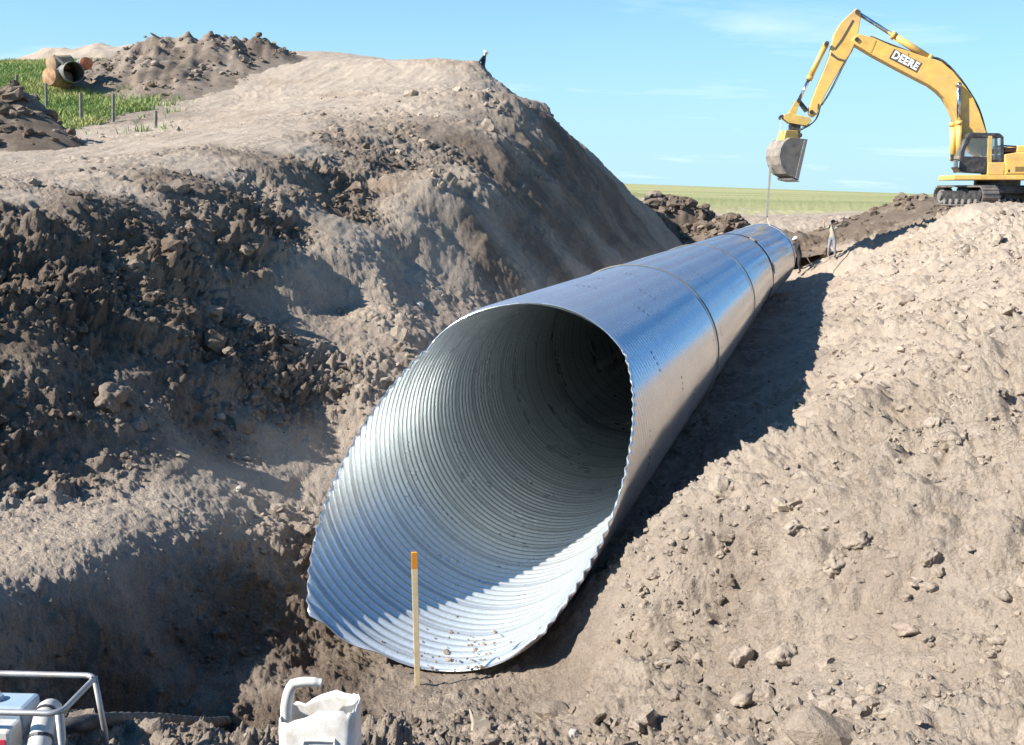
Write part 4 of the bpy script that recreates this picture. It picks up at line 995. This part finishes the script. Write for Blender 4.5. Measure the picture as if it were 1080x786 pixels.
# ------------------------------------------------------------------ people
def person(label, loc, rz, J, rad, mats, hat=None, scale=1.0, hands=True):
    names = [n_ for n_ in J if n_ != 'face']; idx = {n: i for i, n in enumerate(names)}
    edges = [('pelvis', 'belly'), ('belly', 'chest'), ('chest', 'neck'), ('neck', 'head'), ('head', 'crown')]
    for s in 'LR': edges += [('chest', 'shoulder'+s), ('shoulder'+s, 'elbow'+s), ('elbow'+s, 'wrist'+s), ('wrist'+s, 'palm'+s), ('pelvis', 'hip'+s), ('hip'+s, 'knee'+s), ('knee'+s, 'ankle'+s), ('ankle'+s, 'toe'+s)]
    me = bpy.data.meshes.new('person'); me.from_pydata([tuple(Vector(J[n])*scale) for n in names], [(idx[a], idx[b]) for a, b in edges], []); me.update()
    o = bpy.data.objects.new('person', me); COL.objects.link(o)
    m1 = o.modifiers.new('skin', 'SKIN')
    sv = me.skin_vertices[0].data if me.skin_vertices else None
    if sv is None:
        bm = bmesh.new(); bm.from_mesh(me); bm.verts.layers.skin.verify(); bm.to_mesh(me); bm.free(); sv = me.skin_vertices[0].data
    for n in names:
        key = n if n in rad else n[:-1]; r = rad[key]; sv[idx[n]].radius = (r[0]*scale, r[1]*scale) if hasattr(r, '__len__') else (r*scale, r*scale)
        sv[idx[n]].use_root = (n == 'pelvis')
    m1.use_smooth_shade = True
    m2 = o.modifiers.new('sub', 'SUBSURF'); m2.levels = 2; m2.render_levels = 2
    bpy.context.view_layer.update()
    dg = bpy.context.evaluated_depsgraph_get(); nm = bpy.data.meshes.new_from_object(o.evaluated_get(dg)); o.modifiers.clear(); o.data = nm; nm.name = 'person'
    # nose, ears, fingers merged into the body mesh
    bm = bmesh.new(); bm.from_mesh(nm)
    H = Vector(J['head'])*scale; f = (Vector(J.get('face', (1, 0, 0)))).normalized(); lat = Vector((0, 0, 1)).cross(f).normalized()
    def ball(c, r, sc=(1, 1, 1)):
        bmesh.ops.create_icosphere(bm, subdivisions=2, radius=r, matrix=Matrix.Translation(c) @ Matrix.Diagonal((*sc, 1)))
    ball(H+f*.105*scale+Vector((0, 0, .0)), .017*scale); ball(H+f*.098*scale+Vector((0, 0, -.05*scale)), .018*scale, (1, 1.4, .5))
    for s in (-1, 1): ball(H+lat*s*.083*scale, .022*scale, (1, .6, 1.4))
    for s in 'LR':
        wv = Vector(J['wrist'+s])*scale; pv = Vector(J['palm'+s])*scale; d = (pv-wv).normalized(); up = Vector((0, 0, 1)) if abs(d.z) < .8 else f; sd_ = d.cross(up).normalized(); cr = sd_.cross(d)
        for k_, ln in enumerate((.070, .080, .075, .058)):
            b0 = pv+sd_*(k_-1.5)*.019*scale
            chain = [b0, b0+d*ln*.5*scale-cr*.01*scale, b0+d*ln*.85*scale-cr*.035*scale]
            tb = MB(); tb.tube(chain, [.010*scale, .009*scale, .007*scale], 6)
            vs = [bm.verts.new(v) for v in tb.v]; [bm.faces.new([vs[i] for i in fc]) for fc in tb.f]
        b0 = wv+(pv-wv)*.45+sd_*.03*scale; tb = MB(); tb.tube([b0, b0+d*.03*scale+sd_*.03*scale, b0+d*.06*scale+sd_*.035*scale-cr*.012*scale], [.012*scale, .011*scale, .008*scale], 6)
        vs = [bm.verts.new(v) for v in tb.v]; [bm.faces.new([vs[i] for i in fc]) for fc in tb.f]
    bm.to_mesh(nm); bm.free()
    nm.materials.clear()
    for mm in mats: nm.materials.append(mm)      # 0 shirt 1 trousers 2 skin 3 boots 4 sleeve end
    segs = []
    for a, b in edges:
        if a in ('pelvis',) and b == 'belly': k_ = 0
        elif b.startswith('hip') or b.startswith('knee'): k_ = 1
        elif b.startswith('ankle'): k_ = 1
        elif b.startswith('toe'): k_ = 3
        elif b in ('head', 'crown'): k_ = 2
        elif b.startswith('palm'): k_ = 2
        elif b.startswith('wrist'): k_ = 4
        else: k_ = 0
        segs.append((Vector(J[a])*scale, Vector(J[b])*scale, k_))
    for pgn in nm.polygons:
        c = pgn.center; best = None
        for a, b, k_ in segs:
            ab = b-a; t_ = max(0, min(1, (c-a).dot(ab)/ab.length_squared)); dd = (c-a-ab*t_).length
            if best is None or dd < best[0]: best = (dd, k_)
        if best[0] > .001 and (c-H).length < .125*scale: best = (0, 2)
        pgn.material_index = best[1]; pgn.use_smooth = True
    o.location = loc; o.rotation_euler = (0, 0, rz); tag(o, label, 'person')
    eyes = MB()
    for s in (-1, 1):
        c = H+f*.088*scale+lat*s*.032*scale+Vector((0, 0, .022*scale)); eyes.tube([c, c+f*.012*scale], .009*scale, 8)
    eyes.build_each('eye', M_black, o)
    hm = MB(); hr = .112*scale; vs = []; fs = []; seg = 18
    for i in range(6):
        a = i/5*math.pi/2
        for k_ in range(seg):
            b = 2*math.pi*k_/seg; vs.append(H+f*(math.cos(a)*math.cos(b)*hr*1.12)+lat*(math.cos(a)*math.sin(b)*hr*.95)+Vector((0, 0, (.035*scale)+math.sin(a)*hr*.95)))
    for i in range(5):
        for k_ in range(seg): fs.append((i*seg+k_, i*seg+(k_+1) % seg, (i+1)*seg+(k_+1) % seg, (i+1)*seg+k_))
    hm.add(vs, fs)
    if hat:
        vs = []; 
        for rr, zz in ((1.05, .034), (1.05, .04)):
            for k_ in range(seg):
                b = 2*math.pi*k_/seg; e = 1+.42*max(0, math.cos(b)); vs.append(H+f*(math.cos(b)*hr*1.12*rr*e)+lat*(math.sin(b)*hr*rr)+Vector((0, 0, zz*scale)))
        hm.add(vs, [tuple(range(seg)), tuple(range(seg, 2*seg))]+[(k_, (k_+1) % seg, seg+(k_+1) % seg, seg+k_) for k_ in range(seg)])
    hm.build('hard_hat' if hat is M_hat else ('cap' if hat else 'hair'), hat or M_dhat, o, True)
    return o
RADS = {'pelvis': (.155, .115), 'belly': (.15, .11), 'chest': (.17, .12), 'neck': (.062, .062), 'head': (.092, .10), 'crown': (.075, .08), 'shoulder': .072, 'elbow': .052, 'wrist': .036, 'palm': (.042, .022), 'hip': .10, 'knee': .068, 'ankle': .048, 'toe': (.045, .035)}
# on the mound: seen from behind/side, leaning forward a little, facing right (+x local)
J1 = {'pelvis': (0, 0, .94), 'belly': (.02, 0, 1.10), 'chest': (.07, 0, 1.34), 'neck': (.12, 0, 1.53), 'head': (.17, 0, 1.65), 'crown': (.17, 0, 1.72), 'face': (1, 0, -.25),
      'shoulderL': (.07, .19, 1.43), 'elbowL': (-.03, .25, 1.16), 'wristL': (.08, .24, .93), 'palmL': (.11, .24, .86), 'shoulderR': (.07, -.19, 1.43), 'elbowR': (-.12, -.27, 1.18), 'wristR': (.05, -.24, .96), 'palmR': (.08, -.23, .89),
      'hipL': (0, .10, .88), 'kneeL': (.06, .11, .49), 'ankleL': (0, .11, .09), 'toeL': (.17, .13, .04), 'hipR': (0, -.10, .88), 'kneeR': (.03, -.12, .49), 'ankleR': (-.04, -.12, .09), 'toeR': (.13, -.15, .04)}
g = on(509, 57.0)
person('person in dark clothes and white hard hat standing on top of the mound', (g.x, g.y, g.z-.03), R_(-12), J1, RADS, [M_navy, M_navy, M_skin, M_boot, M_navy], M_hat)
# beside the pipe end, bent over it, one arm pushing down, legs apart
J2 = {'pelvis': (0, 0, .92), 'belly': (.06, 0, 1.06), 'chest': (.14, 0, 1.30), 'neck': (.20, 0, 1.48), 'head': (.24, 0, 1.60), 'crown': (.25, 0, 1.67), 'face': (.9, .3, -.25),
      'shoulderL': (.15, .19, 1.39), 'elbowL': (.30, .30, 1.16), 'wristL': (.40, .36, .93), 'palmL': (.43, .38, .86), 'shoulderR': (.15, -.19, 1.39), 'elbowR': (.36, -.24, 1.20), 'wristR': (.56, -.20, 1.10), 'palmR': (.63, -.19, 1.07),
      'hipL': (0, .10, .86), 'kneeL': (.10, .16, .48), 'ankleL': (.02, .20, .09), 'toeL': (.18, .24, .04), 'hipR': (-.02, -.10, .86), 'kneeR': (-.12, -.18, .50), 'ankleR': (-.38, -.24, .09), 'toeR': (-.24, -.28, .04)}
g = on(842, 51.0); W1P = Vector(g)
person('person in dark clothes leaning against the far end of the pipe', g, R_(195), J2, RADS, [M_darkc, M_darkc, M_skin, M_boot, M_darkc], M_hat, 1.0)
# on the foot of the bank with both hands raised, facing the camera side
J3 = {'pelvis': (0, 0, .94), 'belly': (0, 0, 1.10), 'chest': (0, 0, 1.33), 'neck': (.01, 0, 1.52), 'head': (.03, 0, 1.64), 'crown': (.03, 0, 1.71), 'face': (1, 0, -.1),
      'shoulderL': (0, .20, 1.43), 'elbowL': (.06, .42, 1.50), 'wristL': (.10, .50, 1.76), 'palmL': (.11, .51, 1.84), 'shoulderR': (0, -.20, 1.43), 'elbowR': (.10, -.38, 1.36), 'wristR': (.16, -.40, 1.62), 'palmR': (.17, -.40, 1.70),
      'hipL': (0, .10, .88), 'kneeL': (.05, .13, .49), 'ankleL': (0, .16, .09), 'toeL': (.17, .18, .04), 'hipR': (0, -.10, .88), 'kneeR': (.06, -.13, .49), 'ankleR': (-.03, -.17, .09), 'toeR': (.14, -.2, .04)}
g = on(877, 51); W2P = Vector(g)
person('person in pale shirt and grey trousers with both hands raised on the bank foot', g, R_(-120), J3, RADS, [M_light, M_grey, M_skin, M_boot, M_light], M_dhat)
# operator sitting in the cab
J4 = {'pelvis': (0, 0, .10), 'belly': (0, 0, .26), 'chest': (.02, 0, .50), 'neck': (.04, 0, .68), 'head': (.07, 0, .80), 'crown': (.07, 0, .87), 'face': (1, 0, -.1),
      'shoulderL': (.02, .19, .60), 'elbowL': (.10, .26, .35), 'wristL': (.34, .22, .33), 'palmL': (.41, .21, .33), 'shoulderR': (.02, -.19, .60), 'elbowR': (.10, -.26, .35), 'wristR': (.34, -.22, .33), 'palmR': (.41, -.21, .33),
      'hipL': (.06, .10, .09), 'kneeL': (.46, .13, .12), 'ankleL': (.52, .13, -.30), 'toeL': (.66, .13, -.34), 'hipR': (.06, -.10, .09), 'kneeR': (.46, -.13, .12), 'ankleR': (.52, -.13, -.30), 'toeR': (.66, -.13, -.34)}
person('person in a light shirt sitting at the controls inside the excavator cab', XW @ EV(1036, 174, .93), ROT, J4, RADS, [M_light, M_grey, M_skin, M_boot, M_light], M_dhat, .92)
# tag line trailing between the two workers
h = W1P+Vector((.35, -.1, .75)); e = W2P+Vector((-.15, -.1, .12)); pts = []
for i in range(14):
    u = i/13; q = h.lerp(e, u); q.z = max(q.z-.55*math.sin(math.pi*u), tz(q.x, q.y)+.03); pts.append(q-h)
o_ = empty('tag_line', h, 0, 'thin dark rope sagging across the trench floor between the two workers', 'rope'); m = MB(); m.tube(smooth_path(pts, 3), .018, 6); m.build('rope', M_rope, o_, True)

# ------------------------------------------------------------------ old pipes, posts and grass on the left
def old_pipe(name, px, py, y, L, r, ang, tilt, mat, label, closed=False, inner=None):
    c = P(px, py, y)
    root = empty(name, c, R_(ang), label, 'old pipe', None)
    m = MB(); seg = 28; n = 18; vs = []; fs = []
    for i in range(n):
        x_ = -L*i/(n-1); 
        for k_ in range(seg):
            a = 2*math.pi*k_/seg; rr = r*(1+.02*math.sin(i*1.9)+.012*math.sin(3*a+i)); vs.append((x_, rr*math.cos(a), rr*math.sin(a)))
    for i in range(n-1):
        for k_ in range(seg): fs.append((i*seg+k_, i*seg+(k_+1) % seg, (i+1)*seg+(k_+1) % seg, (i+1)*seg+k_))
    m.add(vs, fs); s = m.build('pipe_wall', mat, root, True); so2 = s.modifiers.new('t', 'SOLIDIFY'); so2.thickness = .03; so2.offset = -1
    s.rotation_euler = (0, R_(tilt), 0)
    if name == 'culvert_offcut':
        m = MB(); m.tube([(-L+.02, 0, 0), (-L+.05, 0, 0)], r*.97, seg); m.build('light_stop', mat, root)  # added disc closing the far end so the mouth stays dark
    if closed:
        m = MB(); vs = [(.02+.06*(1-(q/4)**2), r*.98*q/4*math.cos(2*math.pi*k_/seg), r*.98*q/4*math.sin(2*math.pi*k_/seg)) for q in range(1, 5) for k_ in range(seg)]
        fs = [tuple(range(seg))]+[(q*seg+k_, q*seg+(k_+1) % seg, (q+1)*seg+(k_+1) % seg, (q+1)*seg+k_) for q in range(3) for k_ in range(seg)]
        m.add(vs, fs); e_ = m.build('end_cap', inner or mat, root, True); e_.rotation_euler = (0, R_(tilt), 0)
    return root
old_pipe('rusty_tank', 52, 80.5, 49.5, 1.0, .40, -112, -4, M_rusttan, 'short rusty tank with a round orange end, lowest of the scrap beside the grass', True, M_rust)
old_pipe('scrap_pipe', 54, 67, 50.0, 1.0, .34, -118, 8, M_rusttan, 'tan crumpled pipe end lying on top of the round rusty tank', True, M_rusttan)
old_pipe('culvert_offcut', 78, 76, 49.4, 2.4, .46, -52, 0, M_culv, 'dark grey open culvert offcut with a black mouth between rusty scrap and mound', False)
old_pipe('scrap_pipe', 91, 67, 50.6, 1.1, .28, -60, 3, M_culv, 'small dark pipe with an orange red end sticking out of the brown mound', True, M_redrust)
a_ = P(57, 58.5, 49.4); b_ = P(69, 69.5, 49.3); root = empty('plank', (a_+b_)/2, 0, 'dark plank leaning across the top of the scrap pipes', 'plank')
m = MB(); m.tube([a_-(a_+b_)/2, b_-(a_+b_)/2], .055, 4); m.build('board', M_post, root)
POSTS = [(17, 79, 94, 50, 'grey fence post farthest left, half lost in the green slope'), (48.7, 88, 111, 46, 'tall grey fence post right below the round rusty tank'), (85, 98, 121, 42.5, 'grey fence post in the middle of the bright grass patch'), (119, 99, 120, 43, 'thin fence post where the grass meets the brown mound'), (164, 117, 133, 40.5, 'short fence post at the foot of the mound next to the haul road')]
for px, y0, y1, yy, lab in POSTS:
    a_, b_ = P(px, y1, yy), P(px+random.uniform(-.5, .5), y0, yy)
    zg = tz(a_.x, a_.y); hh = max((b_-a_).z, .5)
    root = empty('fence_post', (a_.x, a_.y, zg-.15), 0, lab, 'fence post', 'old fence posts along the grass')
    m = MB(); m.tube([(0, 0, 0), (.01, 0, hh*.5), ((b_-a_).x, 0, b_.z-zg+.15)], [.062, .06, .056], 10); s_ = m.build('post', M_post, root, False, .008)
    m = MB()
    for q in (.45, .75): m.tube([(0, -.085, hh*q+.15), (0, .085, hh*q+.15)], .012, 6)
    m.build_each('staple', M_wire, root)
def grass_patch():
    N = 130000
    u = rng.uniform(-62, 215, N); y = rng.uniform(37, 72, N)
    x = (u-W0/2)/FPX*y
    z, rough, tone, g = terrain(x, y, True, True)
    ok = (g+.45*fbm(x*.8, y*.8, 3, 71)+rng.normal(0, .13, N) > .5); x, y, z = x[ok], y[ok], z[ok]; n = len(x)
    h = rng.uniform(.10, .30, n)*(1+.5*fbm(x*.5, y*.5, 2, 72)); a = rng.uniform(0, 2*np.pi, n); w = rng.uniform(.012, .026, n)
    lx = rng.normal(0, .12, n); ly = rng.normal(0, .12, n)
    dx, dy = np.cos(a)*w, np.sin(a)*w
    V = np.stack([np.c_[x-dx, y-dy, z-.03], np.c_[x+dx, y+dy, z-.03], np.c_[x+lx*.5+dx*.7, y+ly*.5+dy*.7, z+h*.6], np.c_[x+lx*.5-dx*.7, y+ly*.5-dy*.7, z+h*.6], np.c_[x+lx*1.2+dx*.1, y+ly*1.2+dy*.1, z+h], np.c_[x+lx*1.2-dx*.1, y+ly*1.2-dy*.1, z+h]], 1)
    base = np.arange(n)[:, None]*6
    F = np.concatenate([base+np.array([[0, 1, 2, 3]]), base+np.array([[3, 2, 4, 5]])])
    t = np.repeat(np.clip(.42+.8*fbm(x*.25, y*.25, 3, 73)+rng.normal(0, .2, n), 0, 1), 6)
    o = np_mesh('grass', V.reshape(-1, 3), F, M_grass, None, False, {'tint': t}); tag(o, 'long green grass on the slope by the old fence posts', 'grass', None, 'stuff')
grass_patch()

# ------------------------------------------------------------------ pump at the lower left
FAR, NEAR = P(78, 714, 4.32), P(88, 747.5, 4.02)
zt = (FAR.z+NEAR.z)/2
gx = (FAR.x+NEAR.x)/2; gy = (FAR.y+NEAR.y)/2
zg = tz(gx-.3, gy)
PR = Vector((gx-.30, gy, zt-.46))
pump = empty('water_pump', PR, R_(-3), 'engine driven water pump in a silver tube frame at the lower left corner', 'pump')
H_ = .46; hw = (FAR.y-NEAR.y)/2+.02
def rr(z, x0, x1, y0, y1, r=.05):
    pts = []
    for cx_, cy_, a0 in ((x1-r, y1-r, 0), (x0+r, y1-r, 90), (x0+r, y0+r, 180), (x1-r, y0+r, 270)):
        for k_ in range(6): a = R_(a0+k_*18); pts.append((cx_+r*math.cos(a), cy_+r*math.sin(a), z))
    return pts+[pts[0], pts[1]]
m = MB(); m.tube(rr(H_, -.40, .31, -hw, hw), .0125, 10); m.tube(rr(.03, -.40, .33, -hw-.03, hw+.03), .0125, 10)
for x_ in (-.36, .29):
    for y_ in (-hw+.004, hw-.004): m.tube([(x_+.01, y_, H_-.005), (x_+.03, y_*1.12, .2), (x_+.03, y_*1.2, .03)], .0125, 8)
m.build('tube_frame', M_alu, pump, True)
m = MB(); m.box(-.36, .02, -.13, .10, .05, .27); m.box(-.32, -.02, -.10, .06, .27, .33)
for i in range(7): m.box(-.36, -.05, -.15+.0, .12, .07+i*.026, .082+i*.026)
en = m.build('engine', M_engine, pump, False, .008)
m = MB(); m.box(-.30, -.01, -.02, .13, .30, .40); m.tube([(-.16, .05, .39), (-.16, .05, .425)], .032, 14); m.build('fuel_tank', M_ltblue, pump, False, .02)
m = MB(); m.box(-.30, .0, -.155, -.05, .24, .375); ac = m.build('air_filter_box', M_pvc, pump, False, .015)
m = MB(); m.box(-.26, -.02, -.1585, -.155, .30, .335); m.build('red_label', M_red, ac)
m = MB(); m.box(-.25, -.06, -.158, -.155, .262, .285); m.build('black_label', M_panel, ac)
for q in (en, ac, [c_ for c_ in pump.children if c_.name.startswith('fuel_tank')][0]): q.location.x += .09
m = MB(); m.tube([(-.36, .02, .22), (-.42, .02, .22)], .09, 18); m.build('recoil_starter', M_black, pump, False, .006)
m = MB(); m.tube([(.02, .02, .16), (.17, .02, .16)], .115, 22); m.tube([(.17, .02, .16), (.20, .02, .16)], .06, 16); vo = m.build('pump_housing', M_engine, pump, False, .01)
m = MB(); pp = smooth_path([(.16, .06, .20), (.16, .06, .34), (.17, .0, .38), (.19, -.08, .36), (.21, -.18, .28)], 5); m.tube(pp, .045, 16); ob = m.build('discharge_elbow', M_pvc, pump, True)
m = MB()
for q in (12, 17):
    d = (pp[q+1]-pp[q-1]).normalized(); m.tube([pp[q]-d*.006, pp[q]+d*.006], .049, 16)
m.build_each('hose_clamp', M_black, ob)
m = MB(); m.tube(smooth_path([pp[-2], pp[-1], Vector((.225, -.26, .20)), Vector((.24, -.36, .06)), Vector((.30, -.5, -.06))], 5), .044, 14); m.build('blue_hose', M_blue, pump, True)
pump.location.z = zt-H_
# black suction hose lying on the soil
pl = [ray_ground(*q) for q in ((92, 781), (130, 778), (170, 776), (205, 774), (226, 772), (239, 769))]
pts = [Vector((q.x, q.y, q.z+.07)) for q in pl]; c_ = pts[0].copy()
# keep the hose a smooth run between its ends
pts = [pts[0].lerp(pts[-1], i/5)+Vector((0, .01*math.sin(i*1.3), .012*math.sin(i*1.1))) for i in range(6)]
o_ = empty('suction_hose', c_, 0, 'black corrugated suction hose lying between the pump and white jug', 'hose')
sp = smooth_path([Vector((-.55, -.12, -.05))]+[q-c_ for q in pts], 14); m = MB(); m.tube(sp, [.040+.003*math.sin(i*1.9) for i in range(len(sp))], 14); hm = m.build('hose_body', M_rubber, o_, True)
m = MB(); d = (sp[-1]-sp[-4]).normalized(); m.tube([sp[-1]-d*.05, sp[-1]+d*.01], .046, 14); m.build('hose_cuff', M_rubber, o_, False, .004)

# ------------------------------------------------------------------ cut open white jug
JY = 4.25
tl = P(300, 746, JY); tr = P(380, 742, JY); jz = tl.z; jw = tr.x-tl.x
jr = empty('plastic_jug', ((tl.x+tr.x)/2-.028, JY+.09, jz-.395), R_(-3), 'white plastic jug with its top cut open and handle sticking up', 'jug')
# body: rounded rectangular shell, open and ragged at the top
bm = bmesh.new(); seg = 56; hwx, hwy = jw/2+.006, .10; rc = .045
prof = []
def rrect(k, hx, hy, r):
    per = [(hx-r, hy-r, 0), (-hx+r, hy-r, 90), (-hx+r, -hy+r, 180), (hx-r, -hy+r, 270)]
    q = k*4//seg; f = (k*4/seg-q); cx_, cy_, a0 = per[q]; nx = per[(q+1) % 4]
    if f < .5: a = R_(a0+f*2*90); return (cx_+r*math.cos(a), cy_+r*math.sin(a))
    a = R_(a0+90); p0 = (cx_+r*math.cos(a), cy_+r*math.sin(a)); a = R_(nx[2]); p1 = (nx[0]+r*math.cos(a), nx[1]+r*math.sin(a)); g_ = (f-.5)*2
    return (p0[0]+(p1[0]-p0[0])*g_, p0[1]+(p1[1]-p0[1])*g_)
rings = []
levels = [0, .012, .05, .10, .15, .20, .25, .30, .33, .35]
for li, lv in enumerate(levels):
    ring = []
    for k_ in range(seg):
        ins = .03*(1-li/1.0) if li < 1 else 0
        x_, y_ = rrect(k_, hwx-ins, hwy-ins, rc); z_ = lv
        if li >= 7:   # slanted ragged cut: low on the left, higher on the right
            zt_ = .318+.055*min(max((x_+hwx*.55)/(hwx*.6), 0), 1)-.02*max(0, (x_-hwx*.55)/hwx)+.006*math.sin(k_*2.3)+.004*math.sin(k_*5.1)
            z_ = .27+(zt_-.27)*(li-6)/3
        if li > 6 and y_ < 0: y_ *= 1-.18*(li-6)/3
        ring.append(bm.verts.new((x_, y_, z_)))
    rings.append(ring)
bm.faces.new(list(reversed(rings[0])))
for a_, b_ in zip(rings[:-1], rings[1:]):
    for k_ in range(seg): bm.faces.new((a_[k_], a_[(k_+1) % seg], b_[(k_+1) % seg], b_[k_]))
me = bpy.data.meshes.new('jug_body'); bm.to_mesh(me); bm.free(); me.materials.append(M_jug)
jb = bpy.data.objects.new('jug_body', me); COL.objects.link(jb); jb.parent = jr
for p_ in me.polygons: p_.use_smooth = True
s_ = jb.modifiers.new('t', 'SOLIDIFY'); s_.thickness = .004; s_.offset = -1
# recessed front panel rim
m = MB(); pr = [(x_*1.0+.012, -.1015, z_) for x_, z_ in [(-.062, .03), (-.062, .235), (-.05, .25), (.06, .25), (.072, .235), (.072, .03)]]; m.tube(smooth_path(pr, 4), .0075, 8); m.build('panel_ridge', M_jug, jr, True)
hp = smooth_path([(-hwx+.020, .0, .25), (-hwx+.018, 0, .33), (-hwx+.030, 0, .40), (-hwx+.052, .0, .448), (-hwx+.085, .0, .462), (-hwx+.13, .005, .462), (-hwx+.175, .012, .455)], 6)
m = MB(); m.tube(hp, [.024]*20+[.021]*(len(hp)-24)+[.018]*4, 14); m.build('handle', M_jug, jr, True)
